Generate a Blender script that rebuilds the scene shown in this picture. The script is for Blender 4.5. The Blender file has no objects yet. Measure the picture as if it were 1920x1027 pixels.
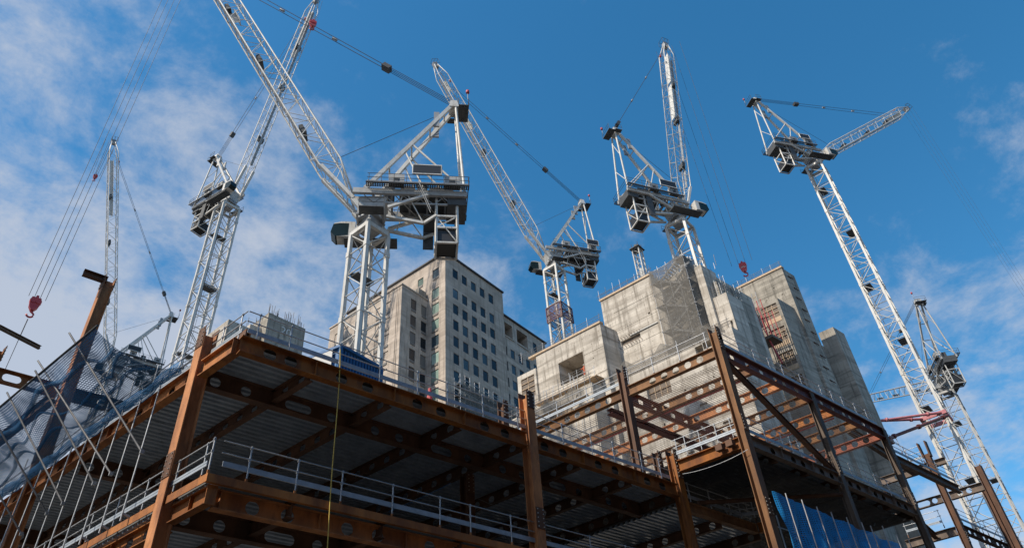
import bpy, math, random
from mathutils import Vector, Matrix
random.seed(7)
R = math.radians
scene = bpy.context.scene
col = scene.collection

# ---------------------------------------------------------------- camera
CAM = Vector((0.0, 0.0, 1.7))
PITCH, ROLL, YAW = R(39.8106), R(-4.4284), R(42.2528)
fwd = Vector((math.sin(YAW)*math.cos(PITCH), math.cos(YAW)*math.cos(PITCH), math.sin(PITCH)))
rt0 = Vector((math.cos(YAW), -math.sin(YAW), 0))
up0 = rt0.cross(fwd)
rt = math.cos(ROLL)*rt0 + math.sin(ROLL)*up0
up = -math.sin(ROLL)*rt0 + math.cos(ROLL)*up0
cd = bpy.data.cameras.new('camera')
cam = bpy.data.objects.new('camera', cd)
col.objects.link(cam)
cam.matrix_world = Matrix(((rt.x, up.x, -fwd.x, CAM.x), (rt.y, up.y, -fwd.y, CAM.y), (rt.z, up.z, -fwd.z, CAM.z), (0, 0, 0, 1)))
cd.sensor_fit = 'HORIZONTAL'; cd.sensor_width = 36.0; cd.lens = 36.0*1379.5/1920.0
cd.clip_start = 0.1; cd.clip_end = 6000
scene.camera = cam

# ---------------------------------------------------------------- sky and sun
SUN_EL, SUN_AZ = R(47), R(-84)          # azimuth from +Y towards +X
w = bpy.data.worlds.new('World'); scene.world = w; w.use_nodes = True
nt = w.node_tree; nt.nodes.clear()
def N(t, **k):
    n = nt.nodes.new(t)
    for a, b in k.items(): setattr(n, a, b)
    return n
def L(a, b): nt.links.new(a, b)
out = N('ShaderNodeOutputWorld'); bg = N('ShaderNodeBackground'); bg.inputs['Strength'].default_value = 0.15
sky = N('ShaderNodeTexSky', sky_type='NISHITA', sun_disc=False, sun_elevation=SUN_EL, sun_rotation=SUN_AZ,
        altitude=0, air_density=1.0, dust_density=0.35, ozone_density=3.0)
hsv = N('ShaderNodeHueSaturation'); hsv.inputs['Hue'].default_value = 0.488; hsv.inputs['Saturation'].default_value = 1.30; hsv.inputs['Value'].default_value = 1.22
L(sky.outputs[0], hsv.inputs['Color'])
tc = N('ShaderNodeTexCoord'); sep = N('ShaderNodeSeparateXYZ'); L(tc.outputs['Generated'], sep.inputs[0])
zc = N('ShaderNodeMath', operation='MAXIMUM'); L(sep.outputs['Z'], zc.inputs[0]); zc.inputs[1].default_value = 0.0
za = N('ShaderNodeMath', operation='ADD'); L(zc.outputs[0], za.inputs[0]); za.inputs[1].default_value = 0.22
dx = N('ShaderNodeMath', operation='DIVIDE'); L(sep.outputs['X'], dx.inputs[0]); L(za.outputs[0], dx.inputs[1])
dy = N('ShaderNodeMath', operation='DIVIDE'); L(sep.outputs['Y'], dy.inputs[0]); L(za.outputs[0], dy.inputs[1])
cmb = N('ShaderNodeCombineXYZ'); L(dx.outputs[0], cmb.inputs[0]); L(dy.outputs[0], cmb.inputs[1])
def cloud(scale, detail, rough, dist, off):
    m = N('ShaderNodeVectorMath', operation='ADD'); L(cmb.outputs[0], m.inputs[0]); m.inputs[1].default_value = off
    n = N('ShaderNodeTexNoise'); L(m.outputs[0], n.inputs['Vector'])
    n.inputs['Scale'].default_value = scale; n.inputs['Detail'].default_value = detail
    n.inputs['Roughness'].default_value = rough; n.inputs['Distortion'].default_value = dist
    return n.outputs['Fac']
big = cloud(1.5, 5, 0.55, 0.0, (3.1, 7.7, 0.4))
wisp = cloud(5.2, 15, 0.66, 0.15, (1.3, 2.2, 5.0))
# cloud cover thickens towards one side of the sky (the north-west) and towards the horizon, as a passing front
gx = N('ShaderNodeVectorMath', operation='DOT_PRODUCT'); L(tc.outputs['Generated'], gx.inputs[0]); gx.inputs[1].default_value = (-0.26, 0.24, -0.70)
s1 = N('ShaderNodeMath', operation='MULTIPLY_ADD'); L(big, s1.inputs[0]); s1.inputs[1].default_value = 0.9; L(gx.outputs['Value'], s1.inputs[2])
s2 = N('ShaderNodeMath', operation='MULTIPLY_ADD'); L(wisp, s2.inputs[0]); s2.inputs[1].default_value = 1.15; L(s1.outputs[0], s2.inputs[2])
mr = N('ShaderNodeMapRange', interpolation_type='SMOOTHSTEP'); L(s2.outputs[0], mr.inputs['Value'])
mr.inputs['From Min'].default_value = 0.47; mr.inputs['From Max'].default_value = 0.88
mr.inputs['To Min'].default_value = 0.0; mr.inputs['To Max'].default_value = 0.85
mix = N('ShaderNodeMix', data_type='RGBA'); L(mr.outputs[0], mix.inputs['Factor']); L(hsv.outputs[0], mix.inputs['A'])
mix.inputs['B'].default_value = (3.7, 4.0, 4.6, 1)
L(mix.outputs['Result'], bg.inputs['Color']); L(bg.outputs[0], out.inputs[0])

sl = bpy.data.lights.new('sun', 'SUN'); sl.energy = 5.0; sl.angle = R(0.53); sl.color = (1.0, 0.90, 0.76)
so = bpy.data.objects.new('sun', sl); col.objects.link(so)
to_sun = Vector((math.sin(SUN_AZ)*math.cos(SUN_EL), math.cos(SUN_AZ)*math.cos(SUN_EL), math.sin(SUN_EL)))
so.rotation_euler = to_sun.to_track_quat('Z', 'Y').to_euler()
so.location = (0, 0, 200)
scene.view_settings.view_transform = 'Standard'; scene.view_settings.look = 'None'
scene.view_settings.exposure = 0.0; scene.view_settings.gamma = 1.0; scene.view_settings.use_curve_mapping = False
scene.cycles.use_denoising = True
scene.cycles.max_bounces = 6; scene.cycles.transparent_max_bounces = 24

# ---------------------------------------------------------------- pixel helpers: where a sight line meets a plane of the place
def ray(x, y):
    v = rt*((x-960.0)/1379.5) + up*(-(y-513.5)/1379.5) + fwd
    return v.normalized()
DB = 2.9647
BK = Vector((-math.sin(DB), -math.cos(DB), 0))       # the frame's second axis (away, to the left); first axis is +X
NB = Vector((BK.y, -BK.x, 0))
def U(a, b, z=0.0): return Vector((a + BK.x*b, BK.y*b, z))
def plane(px, n, d):
    r = ray(*px); t = (d - n.dot(CAM))/n.dot(r); return CAM + r*t
def onA(px, a):
    p = plane(px, NB, NB.x*a); return p.y/BK.y, p.z
def onB(px, b):
    p = plane(px, Vector((0, 1, 0)), b*BK.y); return p.x-BK.x*b, p.z
def onZ(px, z):
    p = plane(px, Vector((0, 0, 1)), z); b = p.y/BK.y; return p.x-BK.x*b, b
def vz(x, y, px):
    r = ray(*px); return CAM.z + math.hypot(x, y)*r.z/math.hypot(r.x, r.y)

# ---------------------------------------------------------------- materials
def material(name, c1, c2=None, rough=0.6, metal=0.0, scale=1.0, stretch=(1, 1, 1), c3=None, scale3=6.0, amt3=0.4,
             bump=0.0, bscale=20.0, lo=0.35, hi=0.65, spec=0.5, vary=0.0):
    m = bpy.data.materials.new(name); m.use_nodes = True
    t = m.node_tree; b = t.nodes['Principled BSDF']
    b.inputs['Roughness'].default_value = rough; b.inputs['Metallic'].default_value = metal
    b.inputs['Specular IOR Level'].default_value = spec
    if c2 is None:
        b.inputs['Base Color'].default_value = (*c1, 1); return m
    g = t.nodes.new('ShaderNodeNewGeometry'); mp = t.nodes.new('ShaderNodeMapping'); mp.inputs['Scale'].default_value = stretch
    t.links.new(g.outputs['Position'], mp.inputs[0])
    n = t.nodes.new('ShaderNodeTexNoise'); n.inputs['Scale'].default_value = scale; n.inputs['Detail'].default_value = 8; n.inputs['Roughness'].default_value = 0.65
    t.links.new(mp.outputs[0], n.inputs['Vector'])
    r = t.nodes.new('ShaderNodeMapRange'); r.inputs[1].default_value = lo; r.inputs[2].default_value = hi; t.links.new(n.outputs['Fac'], r.inputs[0])
    x = t.nodes.new('ShaderNodeMix'); x.data_type = 'RGBA'; x.inputs['A'].default_value = (*c1, 1); x.inputs['B'].default_value = (*c2, 1)
    t.links.new(r.outputs[0], x.inputs['Factor']); res = x.outputs['Result']
    if c3 is not None:
        n3 = t.nodes.new('ShaderNodeTexNoise'); n3.inputs['Scale'].default_value = scale3; n3.inputs['Detail'].default_value = 9; n3.inputs['Roughness'].default_value = 0.7
        t.links.new(mp.outputs[0], n3.inputs['Vector'])
        r3 = t.nodes.new('ShaderNodeMapRange'); r3.inputs[1].default_value = 0.5; r3.inputs[2].default_value = 0.72; r3.inputs[4].default_value = amt3
        t.links.new(n3.outputs['Fac'], r3.inputs[0])
        x3 = t.nodes.new('ShaderNodeMix'); x3.data_type = 'RGBA'; x3.inputs['B'].default_value = (*c3, 1)
        t.links.new(r3.outputs[0], x3.inputs['Factor']); t.links.new(res, x3.inputs['A']); res = x3.outputs['Result']
    if vary:                      # every rolled piece weathers differently
        oi = t.nodes.new('ShaderNodeObjectInfo'); rv = t.nodes.new('ShaderNodeMapRange'); rv.inputs[3].default_value = 1-vary; rv.inputs[4].default_value = 1+vary
        t.links.new(oi.outputs['Random'], rv.inputs[0]); hv = t.nodes.new('ShaderNodeHueSaturation'); t.links.new(rv.outputs[0], hv.inputs['Value']); t.links.new(res, hv.inputs['Color'])
        rs_ = t.nodes.new('ShaderNodeMapRange'); rs_.inputs[3].default_value = 1.10; rs_.inputs[4].default_value = 0.94; t.links.new(oi.outputs['Random'], rs_.inputs[0]); t.links.new(rs_.outputs[0], hv.inputs['Saturation'])
        res = hv.outputs[0]
    t.links.new(res, b.inputs['Base Color'])
    if bump:
        nb = t.nodes.new('ShaderNodeTexNoise'); nb.inputs['Scale'].default_value = bscale; nb.inputs['Detail'].default_value = 6
        t.links.new(g.outputs['Position'], nb.inputs['Vector'])
        bp = t.nodes.new('ShaderNodeBump'); bp.inputs['Strength'].default_value = bump; bp.inputs['Distance'].default_value = 0.05
        t.links.new(nb.outputs['Fac'], bp.inputs['Height']); t.links.new(bp.outputs[0], b.inputs['Normal'])
    return m
MT = {}
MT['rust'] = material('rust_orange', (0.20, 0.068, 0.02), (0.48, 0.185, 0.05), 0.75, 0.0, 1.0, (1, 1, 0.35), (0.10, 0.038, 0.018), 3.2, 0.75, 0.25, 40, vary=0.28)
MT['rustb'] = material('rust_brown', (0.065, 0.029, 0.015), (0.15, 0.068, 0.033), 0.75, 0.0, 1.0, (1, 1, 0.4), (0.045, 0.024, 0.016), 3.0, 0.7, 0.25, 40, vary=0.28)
MT['rustm'] = material('rust_umber', (0.115, 0.05, 0.02), (0.27, 0.125, 0.042), 0.75, 0.0, 1.0, (1, 1, 0.3), (0.07, 0.036, 0.02), 3.0, 0.75, 0.25, 40, vary=0.28)
MT['rustg'] = material('rust_grey', (0.085, 0.062, 0.048), (0.19, 0.14, 0.105), 0.7, 0.0, 1.4, (1, 1, 0.3), (0.10, 0.055, 0.03), 4.0, 0.7, 0.2, 40, vary=0.28)
MT['maroon'] = material('primer_maroon', (0.10, 0.028, 0.028), (0.17, 0.055, 0.045), 0.6, 0.0, 1.5, (1, 1, 0.4), (0.06, 0.03, 0.028), 4.0, 0.6, 0.15, 40, vary=0.28)
MT['redrust'] = material('red_oxide', (0.22, 0.055, 0.03), (0.34, 0.10, 0.05), 0.7, 0.0, 1.2, (1, 1, 0.4), (0.11, 0.04, 0.025), 3.0, 0.7, 0.15, 40, vary=0.28)
MT['bolt'] = material('bolt_zinc', (0.45, 0.42, 0.38), None, 0.45, 0.4)
MT['galv'] = material('galvanised_tube', (0.36, 0.37, 0.38), (0.52, 0.53, 0.54), 0.42, 0.45, 6.0, (1, 1, 1), (0.32, 0.32, 0.33), 14.0, 0.5)
MT['toe'] = material('toe_board_zinc', (0.27, 0.31, 0.35), (0.42, 0.46, 0.50), 0.5, 0.25, 3.0, (1, 1, 1), (0.35, 0.37, 0.40), 12.0, 0.4)
MT['deck'] = material('metal_decking', (0.33, 0.39, 0.47), (0.48, 0.55, 0.63), 0.40, 0.3, 1.2, (1, 1, 1), (0.2, 0.21, 0.23), 3.0, 0.5)
MT['slab'] = material('slab_concrete', (0.10, 0.098, 0.093), (0.15, 0.147, 0.14), 0.9, 0.0, 0.8)
MT['ground'] = material('ground_asphalt', (0.045, 0.044, 0.043), (0.065, 0.063, 0.06), 0.95, 0.0, 0.3, (1, 1, 1), (0.035, 0.034, 0.033), 1.2, 0.5, 0.4, 3)
MT['white'] = material('crane_white_paint', (0.50, 0.495, 0.465), (0.64, 0.635, 0.61), 0.5, 0.0, 0.7, (1, 1, 0.4), (0.30, 0.24, 0.18), 2.6, 0.75)
MT['palegrey'] = material('weathered_grey_paint', (0.34, 0.35, 0.35), (0.46, 0.46, 0.45), 0.6, 0.0, 0.9, (1, 1, 0.5), (0.22, 0.2, 0.18), 3.0, 0.5)
MT['tubedark'] = material('oxidised_tube', (0.10, 0.10, 0.105), (0.20, 0.20, 0.205), 0.6, 0.3, 3.0)
MT['grey'] = material('crane_grey_steel', (0.25, 0.26, 0.27), (0.36, 0.37, 0.38), 0.6, 0.3, 1.5)
MT['dark'] = material('dark_grating', (0.055, 0.06, 0.065), (0.09, 0.095, 0.10), 0.7, 0.2, 2.0)
MT['black'] = material('black_panel', (0.018, 0.018, 0.02), None, 0.5)
MT['rope'] = material('wire_rope', (0.05, 0.05, 0.055), None, 0.6, 0.3)
MT['red'] = material('hook_red', (0.42, 0.03, 0.04), (0.5, 0.06, 0.06), 0.5, 0.0, 2.0, (1, 1, 1), (0.2, 0.02, 0.02), 6.0, 0.4)
MT['pink'] = material('tie_pink_primer', (0.42, 0.13, 0.15), (0.55, 0.22, 0.23), 0.6, 0.0, 0.8, (1, 1, 1), (0.25, 0.05, 0.08), 2.0, 0.5)
MT['yellow'] = material('rope_yellow', (0.62, 0.45, 0.10), None, 0.8)
MT['orange'] = material('hi_vis_orange', (0.75, 0.16, 0.05), None, 0.8)
MT['skin'] = material('skin', (0.5, 0.3, 0.22), None, 0.6)
MT['letter'] = material('painted_letters', (0.62, 0.62, 0.60), None, 0.8)
MT['bluebox'] = material('container_blue', (0.025, 0.12, 0.30), (0.035, 0.16, 0.38), 0.55, 0.0, 0.8, (1, 1, 0.4), (0.02, 0.07, 0.16), 3.0, 0.4)
MT['timber'] = material('ply_edge', (0.45, 0.32, 0.20), (0.60, 0.46, 0.32), 0.8, 0.0, 2.5, (1, 1, 1), (0.3, 0.2, 0.12), 6.0, 0.5)
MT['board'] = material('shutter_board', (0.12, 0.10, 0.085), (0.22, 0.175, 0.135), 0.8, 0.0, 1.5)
MT['redscaf'] = material('scaffold_red', (0.38, 0.05, 0.05), (0.48, 0.09, 0.08), 0.6, 0.0, 2.0)

def concrete(name, c1, c2, stain, band=1.0, brick=None):
    m = bpy.data.materials.new(name); m.use_nodes = True
    t = m.node_tree; b = t.nodes['Principled BSDF']; b.inputs['Roughness'].default_value = 0.9; b.inputs['Specular IOR Level'].default_value = 0.25
    nn = t.nodes.new; lk = t.links.new
    g = nn('ShaderNodeNewGeometry'); P = g.outputs['Position']
    def noise(scale, stretch, det=8, rough=0.6, off=(0, 0, 0)):
        mp = nn('ShaderNodeMapping'); mp.inputs['Scale'].default_value = stretch; mp.inputs['Location'].default_value = off; lk(P, mp.inputs[0])
        n = nn('ShaderNodeTexNoise'); n.inputs['Scale'].default_value = scale; n.inputs['Detail'].default_value = det; n.inputs['Roughness'].default_value = rough
        lk(mp.outputs[0], n.inputs['Vector']); return n.outputs['Fac']
    def rng(v, a, c, o=1.0):
        r = nn('ShaderNodeMapRange'); r.inputs[1].default_value = a; r.inputs[2].default_value = c; r.inputs[4].default_value = o; lk(v, r.inputs[0]); return r.outputs[0]
    def mixc(f, A, Bc, blend='MIX'):
        x = nn('ShaderNodeMix'); x.data_type = 'RGBA'; x.blend_type = blend
        if isinstance(f, float): x.inputs['Factor'].default_value = f
        else: lk(f, x.inputs['Factor'])
        if isinstance(A, tuple): x.inputs['A'].default_value = (*A, 1)
        else: lk(A, x.inputs['A'])
        if isinstance(Bc, tuple): x.inputs['B'].default_value = (*Bc, 1)
        else: lk(Bc, x.inputs['B'])
        return x.outputs['Result']
    c = mixc(rng(noise(0.45, (0.6, 0.6, 1.1), 9, 0.68), 0.40, 0.60), c1, c2)
    c = mixc(rng(noise(1.0, (0.07, 0.07, 1.1*band), 5, 0.55), 0.47, 0.60, 0.7), c, tuple(min(0.8, v*1.25) for v in c2))     # pour bands
    c = mixc(rng(noise(1.25, (0.10, 0.10, 1.3*band), 5, 0.6, (7, 3, 5)), 0.53, 0.66, 0.75), c, stain)
    c = mixc(rng(noise(1.7, (1, 1, 0.09), 8, 0.7, (4, 9, 1)), 0.50, 0.64, 0.85), c, tuple(v*0.85 for v in stain))            # runs and stains
    c = mixc(rng(noise(4.5, (1, 1, 0.35), 6, 0.75), 0.56, 0.72, 0.6), c, tuple(v*0.62 for v in stain))
    c = mixc(rng(noise(11.0, (1, 1, 0.8), 5, 0.75), 0.60, 0.74, 0.5), c, tuple(v*0.5 for v in stain))
    # each shutter panel cured to its own tone
    spx = nn('ShaderNodeSeparateXYZ'); lk(P, spx.inputs[0])
    def cell(o, d):
        q = nn('ShaderNodeMath'); q.operation = 'DIVIDE'; lk(o, q.inputs[0]); q.inputs[1].default_value = d
        fl = nn('ShaderNodeMath'); fl.operation = 'FLOOR'; lk(q.outputs[0], fl.inputs[0]); return fl.outputs[0]
    cb_ = nn('ShaderNodeCombineXYZ'); lk(cell(spx.outputs[1], 1.22), cb_.inputs[0]); lk(cell(spx.outputs[2], 2.7), cb_.inputs[1])
    wn_ = nn('ShaderNodeTexWhiteNoise'); lk(cb_.outputs[0], wn_.inputs['Vector'])
    c = mixc(rng(wn_.outputs['Value'], 0.55, 1.0, 0.32), c, tuple(v*0.72 for v in c1))
    fine = noise(26.0, (1, 1, 1), 4)
    bp = nn('ShaderNodeBump'); bp.inputs['Strength'].default_value = 0.25; bp.inputs['Distance'].default_value = 0.04; lk(fine, bp.inputs['Height']); lk(bp.outputs[0], b.inputs['Normal'])
    lk(c, b.inputs['Base Color'])
    return m
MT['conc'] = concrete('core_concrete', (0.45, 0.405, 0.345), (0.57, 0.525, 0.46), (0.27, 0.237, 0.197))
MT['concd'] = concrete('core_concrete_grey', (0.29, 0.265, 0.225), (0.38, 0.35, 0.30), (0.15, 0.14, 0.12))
MT['stone'] = concrete('portland_stone', (0.42, 0.355, 0.295), (0.49, 0.42, 0.355), (0.33, 0.28, 0.235), 0.6)
MT['roofedge'] = material('roof_edge_lead', (0.06, 0.06, 0.065), None, 0.7)

def glass(name, c, rough=0.08):
    m = material(name, tuple(v*0.6 for v in c), tuple(min(1, v*1.25) for v in c), 0.16, 0.0, 0.25, spec=0.3, vary=0.5); return m
MT['glass'] = glass('window_glass_dark', (0.022, 0.03, 0.038))
MT['glassg'] = glass('window_glass_green', (0.24, 0.32, 0.275))
MT['glassb'] = glass('window_glass_blue', (0.055, 0.085, 0.105))
MT['cabglass'] = material('cab_glass', (0.012, 0.026, 0.03), None, 0.25, 0.0, spec=0.2)
MT['frame'] = material('window_frame', (0.16, 0.15, 0.14), None, 0.6)

def netting(name, c, pitch, thick, dens=0.0, ax=(1, 1), noise_amt=0.25):
    # woven mesh: threads are opaque, the holes between them are open
    m = bpy.data.materials.new(name); m.use_nodes = True
    t = m.node_tree; b = t.nodes['Principled BSDF']; b.inputs['Base Color'].default_value = (*c, 1); b.inputs['Roughness'].default_value = 0.8
    nn = t.nodes.new; lk = t.links.new
    uv = nn('ShaderNodeUVMap'); sp = nn('ShaderNodeSeparateXYZ'); lk(uv.outputs[0], sp.inputs[0])
    def thread(o):
        q = nn('ShaderNodeMath'); q.operation = 'DIVIDE'; lk(o, q.inputs[0]); q.inputs[1].default_value = pitch
        f = nn('ShaderNodeMath'); f.operation = 'FRACT'; lk(q.outputs[0], f.inputs[0])
        l = nn('ShaderNodeMath'); l.operation = 'LESS_THAN'; lk(f.outputs[0], l.inputs[0]); l.inputs[1].default_value = thick
        return l.outputs[0]
    mx = nn('ShaderNodeMath'); mx.operation = 'MAXIMUM'; lk(thread(sp.outputs[0]), mx.inputs[0]); lk(thread(sp.outputs[1]), mx.inputs[1])
    n = nn('ShaderNodeTexNoise'); n.inputs['Scale'].default_value = 0.9; n.inputs['Detail'].default_value = 5; lk(uv.outputs[0], n.inputs['Vector'])
    r = nn('ShaderNodeMapRange'); r.inputs[1].default_value = 0.4; r.inputs[2].default_value = 0.7; r.inputs[3].default_value = dens; r.inputs[4].default_value = dens+noise_amt; lk(n.outputs['Fac'], r.inputs[0])
    m2 = nn('ShaderNodeMath'); m2.operation = 'MAXIMUM'; lk(mx.outputs[0], m2.inputs[0]); lk(r.outputs[0], m2.inputs[1])
    lk(m2.outputs[0], b.inputs['Alpha'])
    return m
MT['netblue'] = netting('debris_net_blue', (0.008, 0.11, 0.28), 0.075, 0.30, 0.10, noise_amt=0.75)
MT['grating'] = netting('open_grating', (0.05, 0.055, 0.06), 0.22, 0.45, 0.15, noise_amt=0.2)
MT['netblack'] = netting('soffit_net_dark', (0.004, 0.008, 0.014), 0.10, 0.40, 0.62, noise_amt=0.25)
MT['brick'] = material('brick_dark', (0.12, 0.08, 0.06), (0.18, 0.125, 0.095), 0.9, 0.0, 0.8)
MT['netfold'] = netting('debris_net_fold', (0.008, 0.12, 0.29), 0.08, 0.36, 0.22, noise_amt=0.7)
MT['netblue2'] = netting('debris_sheet_blue', (0.012, 0.30, 0.72), 0.09, 0.32, 0.22, noise_amt=0.75)
MT['netgrey'] = netting('scaffold_net_grey', (0.13, 0.12, 0.105), 0.13, 0.26, 0.25, noise_amt=0.3)
MT['netwhite'] = netting('safety_net_pale', (0.55, 0.44, 0.41), 0.16, 0.16, 0.0, noise_amt=0.03)
MT['netred'] = netting('cage_mesh_red', (0.10, 0.03, 0.035), 0.3, 0.25, 0.12, noise_amt=0.1)

# ---------------------------------------------------------------- objects
ORG = {}
def tag(o, label, cat, group=None, kind=None):
    if label: o['label'] = label
    if cat: o['category'] = cat
    if group: o['group'] = group
    if kind: o['kind'] = kind
    return o
def thing(name, loc, label, cat, group=None):
    o = bpy.data.objects.new(name, None); col.objects.link(o); o.location = loc; o.empty_display_size = 0.5
    ORG[o.name] = Vector(loc); return tag(o, label, cat, group)
def org(p): return ORG.get(p.name, Vector((0, 0, 0))) if p else Vector((0, 0, 0))
CACHE = {}
def unit(kind, m):
    k = (kind, m)
    if k in CACHE: return CACHE[k]
    vs, fs = [], []
    n = {'tube': 8, 'tube5': 5, 'box': 4}[kind]
    for z in (0, 1):
        for i in range(n):
            if kind == 'box': x, y = ((-1, -1), (1, -1), (1, 1), (-1, 1))[i]
            else: x, y = math.cos(2*math.pi*i/n), math.sin(2*math.pi*i/n)
            vs.append((x, y, z))
    for i in range(n): fs.append((i, (i+1) % n, n+(i+1) % n, n+i))
    fs.append(tuple(reversed(range(n)))); fs.append(tuple(range(n, 2*n)))
    me = bpy.data.meshes.new(kind+'_'+m); me.from_pydata(vs, [], fs); me.materials.append(MT[m])
    if kind != 'box':
        for p in me.polygons: p.use_smooth = len(p.vertices) == 4
    CACHE[k] = me; return me
def axes(d, side=None):
    z = d.normalized()
    ref = side if side is not None else Vector((0, 0, 1))
    if abs(z.dot(ref.normalized())) > 0.99: ref = Vector((1, 0, 0))
    x = ref.cross(z).normalized(); y = z.cross(x); return x, y, z
def bar(name, p0, p1, r, m, parent, kind='tube', ry=None, side=None):
    """A straight member between two points; x half-size r (horizontal), y half-size ry."""
    p0, p1 = Vector(p0), Vector(p1); d = p1-p0
    x, y, z = axes(d, side); ry = r if ry is None else ry
    o = bpy.data.objects.new(name, unit(kind, m)); col.objects.link(o)
    q = p0-org(parent); l = d.length
    o.matrix_basis = Matrix(((x.x*r, y.x*ry, z.x*l, q.x), (x.y*r, y.y*ry, z.y*l, q.y), (x.z*r, y.z*ry, z.z*l, q.z), (0, 0, 0, 1)))
    if parent: o.parent = parent
    return o
class MB:
    def __init__(s): s.v, s.f, s.uv = [], [], None
    def add(s, pts, faces):
        n = len(s.v); s.v += [tuple(p) for p in pts]; s.f += [tuple(i+n for i in f) for f in faces]
    def hexa(s, p):       # 4 bottom (ccw) + 4 top
        s.add(p, [(3, 2, 1, 0), (4, 5, 6, 7), (0, 1, 5, 4), (1, 2, 6, 5), (2, 3, 7, 6), (3, 0, 4, 7)])
    def box(s, f, x0, x1, y0, y1, z0, z1):     # f maps local (x, y, z) to the place
        s.hexa([f(x0, y0, z0), f(x1, y0, z0), f(x1, y1, z0), f(x0, y1, z0), f(x0, y0, z1), f(x1, y0, z1), f(x1, y1, z1), f(x0, y1, z1)])
    def bar(s, p0, p1, r, n=5, ry=None, side=None, box=False):
        p0, p1 = Vector(p0), Vector(p1); x, y, z = axes(p1-p0, side); ry = r if ry is None else ry
        if box: n = 4; c = [(-1, -1), (1, -1), (1, 1), (-1, 1)]
        else: c = [(math.cos(2*math.pi*i/n), math.sin(2*math.pi*i/n)) for i in range(n)]
        pts = [p0+x*(r*a)+y*(ry*b) for a, b in c]+[p1+x*(r*a)+y*(ry*b) for a, b in c]
        s.add(pts, [(i, (i+1) % n, n+(i+1) % n, n+i) for i in range(n)]+[tuple(reversed(range(n))), tuple(range(n, 2*n))])
    def path(s, pts, r, n=6):
        pts = [Vector(p) for p in pts]; rings = []
        for i, p in enumerate(pts):
            d = (pts[min(i+1, len(pts)-1)]-pts[max(i-1, 0)]); x, y, z = axes(d)
            rings.append([p+x*(r*math.cos(2*math.pi*k/n))+y*(r*math.sin(2*math.pi*k/n)) for k in range(n)])
        fs = [(i*n+k, i*n+(k+1) % n, (i+1)*n+(k+1) % n, (i+1)*n+k) for i in range(len(pts)-1) for k in range(n)]
        s.add([q for rg in rings for q in rg], fs+[tuple(reversed(range(n))), tuple((len(pts)-1)*n+k for k in range(n))])
    def extrude(s, prof, p0, p1, x, y):       # closed 2-D profile swept from p0 to p1
        n = len(prof)
        pts = [p0+x*a+y*b for a, b in prof]+[p1+x*a+y*b for a, b in prof]
        s.add(pts, [(i, (i+1) % n, n+(i+1) % n, n+i) for i in range(n)]+[tuple(reversed(range(n))), tuple(range(n, 2*n))])
    def build(s, name, m, parent=None, smooth=False, kind=None, label=None):
        o_ = org(parent); me = bpy.data.meshes.new(name)
        me.from_pydata([(a-o_.x, b-o_.y, c-o_.z) for a, b, c in s.v], [], s.f); me.materials.append(MT[m])
        if s.uv:
            ul = me.uv_layers.new(name='UVMap')
            for lp in me.loops: ul.data[lp.index].uv = s.uv[lp.vertex_index]
        if smooth:
            for p in me.polygons: p.use_smooth = True
        me.update()
        o = bpy.data.objects.new(name, me); col.objects.link(o)
        if parent: o.parent = parent; ORG[o.name] = o_
        if kind: o['kind'] = kind
        if label: o['label'] = label
        return o
def grid_sheet(fn, nu, nv, name, m, parent, us, vs, kind=None, smooth=True):
    mb = MB(); mb.uv = []
    for j in range(nv+1):
        for i in range(nu+1):
            mb.v.append(tuple(fn(i/nu, j/nv))); mb.uv.append((i/nu*us, j/nv*vs))
    mb.f = [(j*(nu+1)+i, j*(nu+1)+i+1, (j+1)*(nu+1)+i+1, (j+1)*(nu+1)+i) for j in range(nv) for i in range(nu)]
    return mb.build(name, m, parent, smooth, kind)
def text_mesh(txt, size, name, m, parent, p, right, upv, depth=0.02):
    c = bpy.data.curves.new(name, 'FONT'); c.body = txt; c.size = size; c.extrude = depth; c.align_x = 'CENTER'; c.align_y = 'CENTER'
    t = bpy.data.objects.new('tmp', c); col.objects.link(t)
    dg = bpy.context.evaluated_depsgraph_get(); me = bpy.data.meshes.new_from_object(t.evaluated_get(dg))
    bpy.data.objects.remove(t); me.materials.clear(); me.materials.append(MT[m])
    o = bpy.data.objects.new(name, me); col.objects.link(o); n = right.cross(upv)
    q = p-org(parent)
    if parent: o.parent = parent
    o.matrix_basis = Matrix(((right.x, upv.x, n.x, q.x), (right.y, upv.y, n.y, q.y), (right.z, upv.z, n.z, q.z), (0, 0, 0, 1)))
    return o

# ================================================================ ground
g = MB(); S = 3000
g.add([(-S, -S, 0), (S, -S, 0), (S, S, 0), (-S, S, 0)], [(0, 1, 2, 3)])
tag(g.build('ground', 'ground'), None, None, kind='structure')

# unseen row of buildings added behind the viewpoint to close off the low sky
mb = MB(); HS, YS = 36.0, -11.0
for k in range(9):
    x0 = -110+k*30; h_ = HS+(k*7 % 5)*1.6-3
    q = [(x0+0.05, YS-16, 0), (x0+29.95, YS-16, 0), (x0+29.95, YS, 0), (x0+0.05, YS, 0)]
    mb.hexa([Vector(p) for p in q]+[Vector((p[0], p[1], h_)) for p in q])
    for fl in range(9):
        for wn in range(8):
            xa, za = x0+1.6+wn*3.5, 4.5+fl*3.5
            mb.add([(xa, YS+0.02, za), (xa+1.6, YS+0.02, za), (xa+1.6, YS+0.12, za-0.15), (xa, YS+0.12, za-0.15)], [(0, 1, 2, 3)])
tag(mb.build('added_street_row', 'brick'), None, None, kind='structure')

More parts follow.
